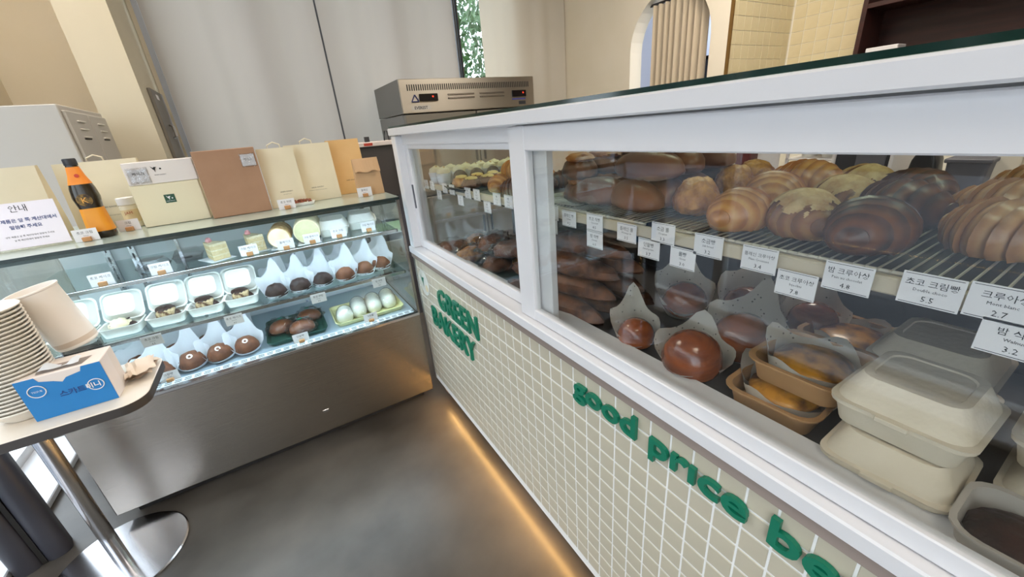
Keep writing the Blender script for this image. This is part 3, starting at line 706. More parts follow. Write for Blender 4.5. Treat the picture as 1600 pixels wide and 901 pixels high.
# boxes
t = thing('cake_carton', 'cream carton with a dark green square emblem under white carton', 'carton', (-.318, 1.965, ZT), .02)
MB().cbox(-.102, .102, 0, .15, 0, .150, .002).build('carton', mat('cream_card', '#e0d5b6', .7), t)
MB().box(-.016, .016, -.0012, 0, .078, .108).build('emblem', mat('emblem_green', '#1d4a33', .5), t)
bird(t, Matrix.Translation((-.003, -.002, .096)) @ FRONT, CARDW, .014); MB().lathe([(.0025, 0), (.0025, .0004)], 10, M=Matrix.Translation((.007, -.0016, .094)) @ FRONT).build('dot_mark', CARDW, t)
text('GREEN BAKERY', .004, CARDW, t, Matrix.Translation((0, -.0018, .083)) @ FRONT, 'print')
t = thing('cake_carton', 'flat white carton with bird print lying on cream carton', 'carton', (-.312, 1.962, ZT+.1505), .02)
MB().cbox(-.104, .100, 0, .16, 0, .078, .002).build('carton', mat('white_carton', '#dcd3cc', .6), t)
bird(t, Matrix.Translation((-.018, -.0015, .050)) @ FRONT, BLACK, .018); MB().lathe([(.003, 0), (.003, .0004)], 10, M=Matrix.Translation((.0, -.0014, .050)) @ FRONT).build('dot_mark', BLACK, t)
text('GREEN BAKERY', .005, BLACK, t, Matrix.Translation((-.006, -.0014, .028)) @ FRONT, 'print')
c_ = MB().box(-.092, -.040, -.003, -.0016, .010, .054).build('card_sleeve', CARDW, t)
text('케이크', .013, BLACK, c_, Matrix.Translation((-.066, -.0034, .034)) @ FRONT, 'print')
MB().box(-.097, -.036, -.0045, -.004, .004, .060).build('clear_sleeve', FILM, t)
t = thing('gift_box', 'tall plain brown kraft box with white label at upper corner', 'box', (-.104, 1.925, ZT), .012)
MB().cbox(-.101, .101, 0, .055, 0, .247, .002).build('carton', KRAFTBOX, t)
MB().box(.048, .094, -.0016, -.0002, .180, .222).build('label_card', CARDW, t)
MB().box(.045, .097, -.004, -.0034, .176, .226).build('clear_sleeve', FILM, t)
text('케이크', .010, BLACK, t, Matrix.Translation((.070, -.002, .200)) @ FRONT, 'print')
# bottle
t = thing('drink_bottle', 'dark glass bottle with orange labels and black cap', 'bottle', (-.522, 1.905, ZT))
def bot(mb): mb.loft([rr(a, a*.85, a*.5, z, 5) for a, z in ((.031, 0), (.034, .006), (.034, .02), (.028, .10), (.033, .135), (.030, .165), (.019, .205), (.0145, .235), (.0145, .240))], True, True)
part('bottle', 'bot', bot, mat('brown_glass', '#2c2316', .08), t)
def lab1(mb): mb.loft([rr(a, a*.85, a*.5, z, 5) for a, z in ((.0343, .022), (.0289, .100))])
part('body_label', 'bl1', lab1, mat('orange_label', '#e39620', .5, col2='#d9861a', scale=8), t)
part('neck_label', 'bl2', lambda mb: mb.loft([rr(a, a*.85, a*.5, z, 5) for a, z in ((.0275, .178), (.0196, .206), (.0152, .233))]), mat('neck_label', '#f08a1c', .5), t)
part('emblem', 'bl3', lambda mb: mb.lathe([(.020, 0), (.020, .001), (.017, .0012)], 20, M=Matrix.Translation((0, -.0295, .128)) @ FRONT), mat('emblem_gold', '#8a6a30', .4, .4, col2='#2a1c10', scale=120), t)
text('K', .026, mat('gold_letter', '#e0a040', .4), t, Matrix.Translation((0, -.0312, .119)) @ FRONT, 'print')
part('red_seal', 'bl4', lambda mb: mb.lathe([(.006, 0), (.006, .001)], 14, M=Matrix.Translation((.006, -.0195, .205)) @ FRONT), mat('red_seal', '#c8381c', .5), t)
part('cap', 'bl5', lambda mb: mb.lathe([(.017, .238), (.017, .256), (.015, .259)], 18), DARK, t)
# jar
t = thing('label_jar', 'white capped clear jar with printed label beside the cream carton', 'jar', (-.465, 2.06, ZT))
MB().lathe([(.026, 0), (.027, .003), (.027, .078), (.022, .084)], 20).build('jar', mat('jar_cream', '#e6dcc2', .3), t, .6)
MB().lathe([(.0275, .084), (.0275, .108), (.025, .110)], 20).build('cap', mat('frosted_cap', '#e4e0dc', .3), t, .6)
MB().lathe([(.0273, .020), (.0273, .066)], 20, False, False).build('label', mat('jar_label', '#ddc79a', .6), t, True)
text('JAM', .014, mat('red_print', '#a83820', .6), t, Matrix.Translation((0, -.0285, .05)) @ FRONT, 'print')
# notice
t = thing('notice_card', 'white notice card with Korean text leaning at left of case top', 'notice', (-.690, 1.885, ZT), .0, rx=-.10)
MB().box(-.105, .090, -.001, .001, .006, .145).build('card', mat('notice_white', '#ece4ea', .5), t)
MB().cbox(-.12, .10, -.03, .04, 0, .006, .001).build('stand', CLEAR, t)
NAVY = mat('navy_print', '#4a5684', .6)
text('안내', .024, BLACK, t, Matrix.Translation((.004, -.0016, .118)) @ FRONT, 'print')
text('냉장 제품은 앞 쪽 계산대에서', .0128, NAVY, t, Matrix.Translation((.004, -.0016, .086)) @ FRONT, 'print', cls='bold')
text('말씀해 주세요', .0128, NAVY, t, Matrix.Translation((.004, -.0016, .066)) @ FRONT, 'print', cls='bold')
text('냉장 제품은 앞 쪽 계산대에서 말씀해 주세요', .0062, BLACK, t, Matrix.Translation((.004, -.0016, .040)) @ FRONT, 'print')
text('앞 쪽 계산대에서 말씀해 주세요', .0062, BLACK, t, Matrix.Translation((.004, -.0016, .028)) @ FRONT, 'print')
for k, (x, y, l) in enumerate(((-.553, 1.855, 'in front of the orange labelled bottle'), (-.462, 1.955, 'in front of the capped jar'), (.052, 1.885, 'in front of the dish of nuts'), (.368, 1.895, 'in front of the small folded bag'))):
    price_card('white price card with cork clip on case top ' + l, (x, y, ZT), 'front', LN(['초코 크림', '크림', '초코 머핀', '플레인'][k], 'Sweet', ['15.0', '9.0', '5.5', '12.0'][k]), .062, .040, 1)
t = thing('nut_dish', 'small white dish of pecans in front of cream bags', 'dish', (.108, 1.945, ZT))
MB().loft([rr(.05, .025, .015, 0), rr(.056, .03, .018, .012), rr(.052, .027, .016, .012), rr(.046, .022, .012, .004)], True, True).build('dish', PULPW, t, .5)
for k in range(16):
    part('pecan', ('pc', k % 3), lambda mb: mb.blob(.010, .006, .007, .25, 5, k, 10, 7, flat=.6), mat('pecan', '#8a4a2e', .5, col2='#6b3420', scale=90), t, (rnd.uniform(-.038, .038), rnd.uniform(-.016, .016), .006+.006*(k // 8)), (0, 0, rnd.random()*3))
# ------------------------------------------------------------------ counter: wire racks and pastries on the shelf
for k, (a, b) in enumerate(((Y0+.06, .03), (.04, .50), (.51, .90))):
    t = thing('wire_rack', 'steel wire cooling rack on counter shelf, ' + ['nearest the viewer', 'under the croissants', 'under the heap of brown buns'][k], 'wire rack', (.60, a, 1.0925))
    L = b-a
    MB().tube([(.0, .004, .011), (.0, L-.004, .011)], .003, 6).build('rail', RACKM, t, True)
    MB().tube([(.43, .004, .011), (.43, L-.004, .011)], .003, 6).build('rail', RACKM, t, True)
    m_ = MB()
    for i in range(int(L/.0125)): m_.tube([(-.003, .008+.0125*i, .0125), (.433, .008+.0125*i, .0125)], .0014, 5)
    m_.build('wires', RACKM, t, True)
    for x in (.02, .41):
        for y in (.02, L-.02): MB().box(x-.003, x+.003, y-.003, y+.003, 0, .011).build('foot', CHROME, t)
def croissant_fn(L, R, seed, curve=.02, segs=9, N=72, n=18):
    def fn(mb):
        rings = []
        for i in range(N+1):
            t = i/N; u = 2*t-1
            r = R*max(.012, (1-abs(u)**2.1))**.72
            q = (abs(u)*segs/2) % 1
            r *= 1.07-.20*q
            ring = []
            for j in range(n):
                a = 2*PI*j/n
                k = 1+.05*noise.noise(Vector((math.cos(a)*1.5, math.sin(a)*1.5, t*5+seed)))
                y = r*k*math.cos(a)*1.05; z = r*k*math.sin(a)*.92
                if z < -R*.55: z = -R*.55
                ring.append((u*L/2, y+curve*u*u, z+R*.55))
            rings.append(ring)
        mb.loft(rings, True, True)
    return fn
def topping_fn(L, R, seed, curve):
    def fn(mb):
        q = MB(); croissant_fn(L*.98, R*1.045, seed, curve, 9, 120, 60)(q); keep = []
        for f in q.f:
            c = sum((Vector(q.v[i]) for i in f), Vector())/len(f)
            if len(f) == 4 and c.z > R*(.98+.5*noise.noise(c*55+Vector((seed, 0, 0)))) and abs(c.x) < L*.40: keep.append(f)
        mb.add(q.v, keep)
    return fn
RS = RZ+.001
CR = [ # x, y, rz(deg), kind, size, label
 (.700, .480, 40, 'rock', 1.0, 'golden crackle-topped pastry at front of rack beside the brown buns'),
 (.675, .376, 12, 'gold', 1.0, 'glossy golden croissant at front of rack, ridged end toward the glass'),
 (.690, .290, 40, 'top', 1.0, 'brown croissant with pale cream topping at front of rack'),
 (.675, .200, 15, 'dark', 1.05, 'dark chocolate glazed croissant at front of rack'),
 (.88, .515, 30, 'rock', .95, 'golden crackle pastry in the second row left'),
 (.98, .525, 20, 'rock', 1.0, 'golden crackle pastry in the back row nearest the buns'),
 (.83, .405, 15, 'gold', 1.1, 'golden croissant directly behind the glossy front one'),
 (.97, .410, 80, 'gold', 1.2, 'large reddish golden croissant in back row'),
 (.85, .300, 50, 'top', 1.0, 'cream topped croissant in the second row middle'),
 (.99, .318, 60, 'top', 1.0, 'cream topped croissant in the back row'),
 (.83, .222, 75, 'dark', 1.05, 'dark chocolate croissant in the second row'),
 (.96, .235, 60, 'dark', 1.05, 'dark chocolate croissant in the back row'),
 (.735, .095, 70, 'pale', 1.0, 'large pale croissant at front of rack near right edge'),
 (.86, .105, 75, 'pale', 1.12, 'large pale croissant behind the right front one'),
 (.99, .098, 75, 'pale', 1.2, 'large pale croissant at the back right'),
 (.76, -.06, 60, 'pale', 1.1, 'large pale croissant nearest the viewer at right edge')]
kindm = {'rock': CRO_ROCK, 'gold': CRO_GOLD, 'top': CRO_BRN, 'dark': CRO_DARK, 'pale': CRO_PALE}
for i, (x, y, rz, kd, sz, lab) in enumerate(CR):
    t = thing('croissant', lab, 'croissant', (x, y, RS), math.radians(rz), 'croissants on the counter rack')
    if kd == 'rock':
        part('pastry', ('rk', i % 2), lambda mb: mb.blob(.047, .043, .047, .14, 4, i+3, 26, 16, flat=.55), kindm[kd], t)
    else:
        o = part('pastry', ('cr', i % 3), croissant_fn(.135, .043, i*1.3, .016 if i % 2 else -.014), kindm[kd], t); o.scale = (sz, sz, sz)
        if kd == 'top': 
            part('topping', ('tp', i), topping_fn(.135, .043, i*1.3, .016 if i % 2 else -.014), TOPPING, t)
# heap of brown buns
BN = [(.665, .60, 0, 10), (.74, .585, 0, -20), (.83, .60, 0, 15), (.92, .60, 0, 0), (.70, .60, .058, 30), (.79, .59, .060, -5), (.88, .60, .060, 20), (.755, .635, .108, 15), (.84, .615, .110, -10), (.665, .70, 0, 40)]
for i, (x, y, z, rz) in enumerate(BN):
    t = thing('long_bun', 'smooth brown oval bun in the heap beside the crackle pastries, ' + ['bottom front', 'bottom second', 'bottom third', 'bottom rear', 'middle layer front', 'middle layer centre', 'middle layer rear', 'top left', 'top right', 'bottom far end'][i], 'bun', (x, y, RS+z), math.radians(rz+60), 'heap of brown buns')
    part('bun', ('lb', i % 3), lambda mb: mb.blob(.088, .045, .042, .05, 2, i, 24, 12, flat=.55), BUN, t)
    if i in (0, 4): part('score_line', ('sco', 1), lambda mb: mb.tube([(-.05, -.012, .050), (0, -.02, .056), (.05, -.012, .050)], .003, 6), LOAF, t)
# chocolate loaves left of the buns, in a foil tray
t = thing('baking_tray', 'dark metal tray holding crusted chocolate loaves', 'tray', (.755, .835, 1.0925))
MB().loft([rr(.135, .085, .01, 0), rr(.145, .095, .012, .016), rr(.142, .092, .012, .016), rr(.13, .08, .01, .003)], True, True).build('tray', CHROME, t, .5)
for i, (x, y, z, rz) in enumerate(((.69, .80, 0, 65), (.77, .805, 0, 70), (.86, .815, 0, 70), (.70, .82, .055, 55), (.79, .825, .055, 75), (.87, .83, .055, 70))):
    t = thing('chocolate_loaf', 'crusted dark chocolate loaf beside the mullion, ' + ['lower front', 'lower middle', 'lower rear', 'upper front', 'upper middle', 'upper rear'][i], 'loaf', (x, y, 1.0965+z), math.radians(rz), 'chocolate loaves behind the mullion')
    part('loaf', ('cl2', i % 2), lambda mb: mb.blob(.075, .046, .042, .10, 3, i, 22, 12, flat=.55), LOAF, t)
    part('crust', ('cl3', i % 2), lambda mb: mb.blob(.066, .036, .012, .25, 4, i+2, 20, 10, flat=.8), mat('golden_crust', '#b87a42', .5, col2='#8a4e26', scale=40, bump=.4), t, (0, 0, .048))
# cups of cream cake at the far end
for r_, (y, n_) in enumerate(((1.66, 7), (1.575, 7))):
    for i in range(n_):
        x = .625+.066*i
        t = thing('cream_cup', 'white cup of piped cream at far counter end, %s row, %s from the glass' % (['rear', 'front'][r_], ORD[i]), 'cake cup', (x, y-.01*i, 1.0925), 0, 'cream cups at the far counter end')
        part('cup', 'cup', lambda mb: mb.lathe([(.022, 0), (.030, .050), (.028, .050), (.021, .004)], 16), PAPER, t)
        part('cream', ('cuc', i % 3), lambda mb: mb.blob(.028, .028, .022, .35, 4, i, 14, 9, flat=.4), CREAMF, t, (0, 0, .044))
        part('nut_garnish', ('cun', i % 2), lambda mb: mb.blob(.007, .005, .008, .3, 4, i, 8, 6), TOPPING, t, (.004, -.004, .066))
for i in range(6):
    x = .66+.07*i
    t = thing('chocolate_tart', 'round dark chocolate cookie standing behind the pastry tray, %s from the glass' % ORD[i], 'cookie', (x, 1.485-.008*i, 1.0925), .1, 'dark cookies on the counter shelf', )
    part('cookie', 'ck', lambda mb: mb.lathe([(.001, -.008), (.026, -.008), (.032, -.003), (.032, .003), (.026, .009), (.001, .011)], 18, False, False, M=T(0, 0, .032, rx=PI/2-.3)), CHOC, t)
t = thing('baking_tray', 'black tray under the custard pastries in the far window', 'tray', (.735, 1.375, 1.0925))
MB().loft([rr(.15, .085, .01, 0), rr(.16, .095, .012, .014), rr(.157, .092, .012, .014), rr(.145, .08, .01, .003)], True, True).build('tray', DARK, t, .5)
for i in range(8):
    x, y = .63+.068*(i % 4), 1.415-.085*(i//4)
    t = thing('custard_pastry', 'flaky yellow custard pastry on black tray, %s row, %s from the glass' % (['rear', 'front'][i//4], ORD[i % 4]), 'pastry', (x, y, 1.0965), rnd.uniform(-.3, .3), 'custard pastries on the black tray')
    part('shell', ('cps', i % 2), lambda mb: mb.blob(.034, .04, .028, .2, 4, i, 18, 10, flat=.6), CAKEBR if i % 3 else CRO_GOLD, t)
    part('custard', 'cpc', lambda mb: mb.blob(.022, .026, .008, .25, 4, 3, 14, 8), mat('yellow_custard', '#e8c878', .5), t, (0, 0, .036))
for i, (x, y, z) in enumerate(((.69, 1.225, 0), (.78, 1.215, 0), (.87, 1.21, 0), (.74, 1.20, .045), (.68, 1.10, 0), (.77, 1.10, 0), (.86, 1.09, 0))):
    t = thing('orange_bread', 'orange-crusted flaky bread left of the mullion, ' + ['rear row front', 'rear row middle', 'rear row back', 'on top of the rear row', 'near row front', 'near row middle', 'near row back'][i], 'bread', (x, y, 1.0925+z), math.radians(40+20*i), 'orange breads left of the mullion')
    part('bread', ('obr', i % 3), croissant_fn(.12, .038, i*2.1, .01), CRO_GOLD if i < 4 else CRO_DARK, t)
# price cards on the shelf strip
KC = [(.289, 1.071, '플레인 크루아상', 'Plain Croissant', '3.4', 'under the cream topped croissant'), (.236, 1.047, '초코 크루아상', 'Injeolmi', '7.8', 'lower row under the dark croissant'), (.182, 1.072, '밤 크루아상', 'Pain au chocolat', '4.8', 'in front of the dark chocolate croissant'),
      (.108, 1.078, '초코 크림빵', 'Double choco', '5.5', 'left of the right-edge cards'), (.056, 1.080, '크루아상', 'Mont blanc', '2.7', 'upper card at right edge'), (.040, 1.046, '밤 식빵', 'Walnut', '3.2', 'lower card at right edge'),
      (.370, 1.075, '소금빵', 'Salt bread', '3.2', 'under the glossy golden croissant'), (.415, 1.043, '롤빵', 'Choux', '3.0', 'lower row left of the salt bread card'), (.459, 1.080, '소금 롤', 'Croquant', '3.3', 'under the crackle-topped pastry'),
      (.489, 1.045, '단팥빵', 'Sweet potato', '3.7', 'lower row under the bun heap'), (.545, 1.066, '플레인 롤', 'Morning roll', '3.5', 'under the brown bun heap'), (.637, 1.072, '초코 식빵', 'Choco loaf', '4.5', 'tall pair, upper one, left of the buns'), (.637, 1.034, '밤 식빵', 'Chestnut', '6.0', 'tall pair, lower one, left of the buns'),
      (.724, 1.068, '플레인 빵', 'Ciabatta', '4.2', 'third from the mullion'), (.790, 1.075, '밤빵', 'Fig', '5.2', 'upper card nearest the mullion'), (.796, 1.040, '소금빵', 'Olive', '5.0', 'lower card nearest the mullion')]
for y, z, a, b, c, l in KC:
    price_card('white price card on shelf strip, ' + l, (.583, y, z), 'side', ((a, .24, .62), (b, .13, .44), (c, .24, .14)), .050, .037)
for k in range(12):
    y = .93+.068*k
    price_card('white price card on the far window shelf strip, %s from the mullion' % ORD[k], (.583, y, 1.052+(.026 if k % 3 else -.006)), 'side', (('빵', .26, .6), ('Bread', .15, .42), ('3.%d' % (k % 5), .24, .14)), .046, .037)

# ------------------------------------------------------------------ counter deck
DZ = .796
for i, (x, y, z, rz) in enumerate(((.635, 1.43, 0, 20), (.755, 1.44, 0, -10), (.665, 1.26, 0, 30), (.79, 1.27, 0, 5), (.70, 1.34, .055, 15), (.62, 1.58, 0, 0), (.75, 1.60, 0, 30), (.70, 1.20, .06, -20), (.80, 1.13, .05, 10))):
    t = thing('bagged_bread', 'bread in clear cellophane on the deck in far window, ' + ['second row front', 'second row rear', 'nearest row front', 'nearest row rear', 'stacked in the middle', 'far row front', 'far row rear', 'stacked nearest the glass', 'stacked at rear near the loaves'][i], 'bread', (x, y, DZ+z), math.radians(rz), 'cellophane breads on the deck')
    part('bread', ('bb', i % 3), lambda mb: mb.blob(.07, .05, .042, .12, 3, i, 22, 12, flat=.5), [CRO_ROCK, BUN, LOAF][i % 3], t)
    part('film_bag', ('bf', i % 2), lambda mb: mb.blob(.084, .060, .052, .28, 5, i+4, 26, 15, flat=.45), FILM, t)
for i, (x, y, z, rz) in enumerate(((.620, .87, 0, 96), (.71, .86, 0, 97), (.80, .87, 0, 96), (.655, .87, .053, 98), (.748, .86, .053, 97), (.66, .875, .106, 99), (.752, .865, .106, 97), (.70, .87, .158, 98))):
    t = thing('long_loaf', 'long dark crusty loaf in the stack on counter deck, ' + ['bottom front', 'bottom middle', 'bottom rear', 'second layer front', 'second layer rear', 'third layer front', 'third layer rear', 'topmost'][i], 'loaf', (x, y, DZ+z), math.radians(rz), 'stack of long loaves')
    part('loaf', ('ll', i % 3), lambda mb: mb.blob(.205, .042, .036, .12, 4, i, 20, 16, flat=.5, pw=.6), LOAF, t)
def round_bread(lab, x, y, r, tilt, turn=0, hb=2.25):
    t = thing('paper_round_bread', lab, 'bread', (x, y, DZ), facecam(x, y)+turn, 'round breads in printed paper')
    k = round(r, 3)
    part('bread', ('rb', k), lambda mb: mb.blob(r, r, r*1.0, .05, 2, 4, 24, 16, flat=.62), GLAZED, t, (0, -.006, .006), (tilt, 0, 0))
    part('paper_wrap', ('rw', k, tilt, hb), wrap_fn(r*.72, r*1.24, r*.55, r*hb, x*40, .35, 32), PAPERPRINT, t)
round_bread('small glazed round bread in printed paper, front left of deck', .645, .570, .042, .25, .3, 2.6)
round_bread('large glazed round bread in printed paper at front middle of deck', .655, .425, .058, .3, 0, 1.45)
round_bread('large glazed round bread in printed paper behind the front middle one', .790, .395, .060, .25, -.2, 2.1)
round_bread('glazed round bread half hidden by tall printed paper, rear left of deck', .86, .60, .055, .2, .3, 2.6)
round_bread('glazed round bread in tall printed paper, rear middle of deck', .94, .475, .055, .2, -.2, 2.6)
round_bread('glazed round bread in printed paper at the deck rear beside the trays', .98, .35, .050, .2, .1)
def custard_tray(lab, x, y, z, rz, key):
    t = thing('kraft_tray', lab, 'cake tray', (x, y, z), rz, 'kraft trays with baked custard cake')
    part('tray', 'kt', tray_fn(.165, .150, .040), KRAFTTRAY, t)
    part('paper_liner', ('kl', key), wrap_fn(.056, .073, .034, .050, key*3.7, .55, 36), PAPER if key == 3 else PAPERPRINT if key == 2 else cloth('baking_paper_%d' % key, '#ddd6c8', .35), t, (0, 0, .004))
    part('custard', ('kc', key), lambda mb: mb.blob(.060, .056, .016, .06, 3, key, 28, 12, flat=.9), BURNT, t, (0, 0, .017))
custard_tray('kraft tray with golden baked custard cake, lowest and nearest the glass', .690, .262, DZ, .05, 1)
custard_tray('kraft tray with dark baked custard cake stacked on another tray', .712, .240, DZ+.058, .0, 2)
custard_tray('kraft tray with golden oval cake at the rear of the deck', .945, .262, DZ+.012, -.1, 4)
clamshell('beige pulp box at the bottom of the near stack, close to the glass', (.650, .098, DZ), -PI/2+.02, PULP, .140, .148, .034, .040, 'beige pulp boxes on the deck')
clamshell('beige pulp box on top of the near stack', (.668, .102, DZ+.079), -PI/2-.02, PULP, .145, .150, .034, .040, 'beige pulp boxes on the deck')
clamshell('beige pulp box behind the near stack, in shade', (.860, .125, DZ+.060), -PI/2, PULP, .150, .150, .034, .040, 'beige pulp boxes on the deck')
clamshell('beige pulp box under the shaded rear box', (.865, .122, DZ), -PI/2, PULP, .150, .150, .022, .034, 'beige pulp boxes on the deck')
clamshell('beige pulp box at right edge beside the near stack', (.74, -.055, DZ+.075), -PI/2, PULP, .150, .145, .034, .040, 'beige pulp boxes on the deck')
clamshell('beige pulp box at right edge below another box', (.735, -.06, DZ), -PI/2, PULP, .150, .145, .034, .038, 'beige pulp boxes on the deck')
t = thing('cake_tub', 'open pale tub of dark chocolate cake at lower right of deck', 'cake tub', (.605, -.035, DZ), 0)
part('tub', 'ctb', lambda mb: mb.loft([rr(.046, .052, .02, .001), rr(.054, .062, .026, .048), rr(.058, .066, .028, .048), rr(.058, .066, .028, .051), rr(.052, .060, .025, .050), rr(.045, .051, .02, .006)], True, True), mat('grey_tub', '#b5ada3', .5), t)
part('chocolate_cake', 'ctc', lambda mb: mb.blob(.050, .057, .016, .05, 3, 2, 24, 10, flat=1.0), CHOC, t, (0, 0, .014))

# ------------------------------------------------------------------ tall fridge
t = thing('upright_fridge', 'tall stainless upright fridge with vent grille behind the counter', 'fridge', (1.085, 3.40, 0))
FW = 1.275
MB().cbox(0, FW, .03, .75, .12, 1.445, .004).build('body', mat('fridge_side', '#8d8c8a', .45, .7), t)
for x in (.06, FW-.11):
    for y in (.08, .66): MB().lathe([(.02, 0), (.02, .12)], 10, M=T(x+.02, y)).build('foot', DARK, t)
h_ = MB().cbox(0, FW, .0, .75, 1.452, 1.70, .004).build('head_panel', mat('head_steel', '#c4bdb1', .28, 1, bump=.05, scale=3, bscale=14, stretch=(.4, 1, 60)), t)
brushed(MATS['head_steel'])
MB().cbox(-.0015, 0, .02, .75, 1.452, 1.70, .0005).build('side_skin', mat('fridge_grey', '#777674', .5, .3), t)
sl_ = MB()
for k in range(62): sl_.box(.06+.0188*k, .069+.0188*k, -.0015, .001, 1.615, 1.66)
sl_.build('vent_slots', BLACK, h_)
for x in (.15, FW-.245): 
    d_ = MB().cbox(x, x+.16 if x < .5 else x+.15, -.012, .001, 1.535, 1.59, .003).build('display', mat('display_black', '#151112', .2), t)
    MB().lathe([(.006, 0), (.006, .002)], 12, M=Matrix.Translation((x+.115, -.0125, 1.568)) @ FRONT).build('red_lamp', mat('red_lamp', '#ff3a20', .4, emit=2.0), d_)
for x in (.40, .70):
    for z in (1.572, 1.545): MB().cbox(x, x+.25, -.006, .001, z, z+.012, .002).build('louvre', STEEL, t)
tri = MB()
for a, b in (((0, 0), (.06, 0)), ((.06, 0), (.03, .05)), ((.03, .05), (0, 0))):
    tri.tube([(.085+a[0], -.002, 1.535+a[1]), (.085+b[0], -.002, 1.535+b[1])], .005, 6)
tri.build('triangle_mark', mat('navy_mark', '#2a2f5a', .5), t)
MB().box(.075, .235, -.0012, .001, 1.475, 1.505).build('badge', mat('badge_silver', '#bdb9b2', .4), t)
text('EVEREST', .030, BLACK, t, Matrix.Translation((.155, -.002, 1.479)) @ FRONT, 'lettering', cls='bold')
MB().box(FW-.245, FW-.10, -.0015, .001, 1.512, 1.524).build('blue_strip', mat('blue_strip', '#3a3a78', .5), t)
MB().box(FW-.175, FW-.10, -.0015, .001, 1.472, 1.500).build('dark_plate', DARK, t)
FD = mat('fridge_door', '#8a857c', .4, .7)
for x in (0.0, FW/2+.003):
    for z0, z1 in ((.14, .78), (.79, 1.44)):
        d_ = MB().cbox(x+.003, x+FW/2-.006, -.03, .03, z0, z1, .005).build('door', FD, t)
        hx = x+FW/2-.05 if x == 0 else x+.03
        MB().cbox(hx, hx+.02, -.045, -.03, (z0+z1)/2-.08, (z0+z1)/2+.08, .004).build('door_handle', DARK, d_)
MB().box(.38, .45, -.0325, -.0305, 1.17, 1.30).build('green_tag', mat('green_tag', '#8fc8ac', .6), t)
# packing bench behind the case
t = thing('packing_bench', 'narrow bench with white top and dark body behind the cake case', 'bench', (.40, 2.56, 0))
MB().cbox(0, .42, 0, .32, 1.25, 1.275, .003).build('bench_top', mat('pinkish_white', '#d8cbc4', .5), t)
MB().box(.02, .40, .02, .30, .95, 1.25).build('body', mat('bench_dark', '#4b4644', .5), t)
for x in (.03, .36):
    for y in (.03, .26): MB().box(x, x+.03, y, y+.03, 0, .95).build('leg', GREY, t)
MB().box(.15, .20, -.001, .0, 1.255, 1.270).build('red_label', mat('red_label', '#b8402c', .5), t)
MB().tube([(.36, -.01, 1.24), (.40, -.03, 1.1), (.41, -.03, .9), (.40, -.02, .5)], .012, 8).build('yellow_cable', mat('yellow_cable', '#b9a52c', .5), t, True)
MB().tube([(.30, .1, 1.275), (.31, .1, 1.33), (.325, .1, 1.33), (.33, .1, 1.275)], .004, 6).build('wire_hook', DARK, t, True)
MB().box(.19, .215, .12, .15, 1.275, 1.305).build('black_knob', DARK, t)
# ------------------------------------------------------------------ lockers
LM = mat('locker_paint', '#b7b2aa', .5)
t = thing('locker', 'light grey metal locker cabinet with vent slits beside the pillar', 'locker', (-1.24, 2.70, 0))
MB().cbox(0, .545, 0, .64, .0, 1.55, .004).build('body', LM, t)
for k, y in enumerate((.02, .33)):
    d_ = MB().cbox(.545, .558, y, y+.295, .06, 1.525, .003).build('door', LM, t)
    vs_ = MB()
    for q in range(3): vs_.cbox(.556, .566, y+.10, y+.20, 1.41+.035*q, 1.417+.035*q, .002)
    vs_.build('vent_louvres', mat('locker_vent', '#d5d1c8', .5), d_)
    MB().box(.5575, .5600, y+.10, y+.20, 1.402, 1.408).build('vent_gap', BLACK, d_)
    MB().cbox(.558, .57, y+.26, y+.275, .75, .85, .002).build('door_handle', CHROME, d_)
t = thing('wall_panel', 'dark grey narrow metal panel fixed to the pillar side', 'panel', (-.499, 3.72, 0))
MB().cbox(0, .02, 0, .42, .2, 1.72, .003).build('plate', mat('panel_grey', '#7a756e', .5, .3), t)
MB().box(.02, .022, .12, .2, 1.66, 1.69).build('label', CARDW, t)
MB().tube([(.022, .2, 1.50), (.04, .2, 1.49), (.04, .2, 1.42), (.022, .2, 1.41)], .01, 8).build('handle', CHROME, t, True)
# ------------------------------------------------------------------ doorway curtain
t = thing('door_curtain', 'beige pleated curtain hanging in the arched doorway', 'curtain', (3.47, 2.42, .15))
n = 90
cu = MB().loft([[(.030*math.sin(i*.62+.4*math.sin(i*.21)), .56*i/n, z) for i in range(n+1)] for z in (0, .8, 2.05)], closed=False)
cu.build('cloth', cloth('curtain_cloth', '#cbbca4', .15), t, True)
MB().tube([(0, -.12, 2.06), (0, .70, 2.06)], .012, 8).build('rod', DARK, t, True)
t = thing('passage_rack', 'dark shelf unit glimpsed through the arch beside the curtain', 'shelf', (4.4, 2.95, 0))
MB().box(0, .5, 0, .22, 0, .04).box(0, .5, 0, .22, .7, .74).box(0, .5, 0, .22, 1.3, 1.34).box(0, .5, 0, .22, 1.78, 1.82).build('shelves', DARK, t)
MB().box(0, .03, 0, .22, .04, 1.82).build('upright', DARK, t); MB().box(.47, .5, 0, .22, .04, 1.82).build('upright', DARK, t)
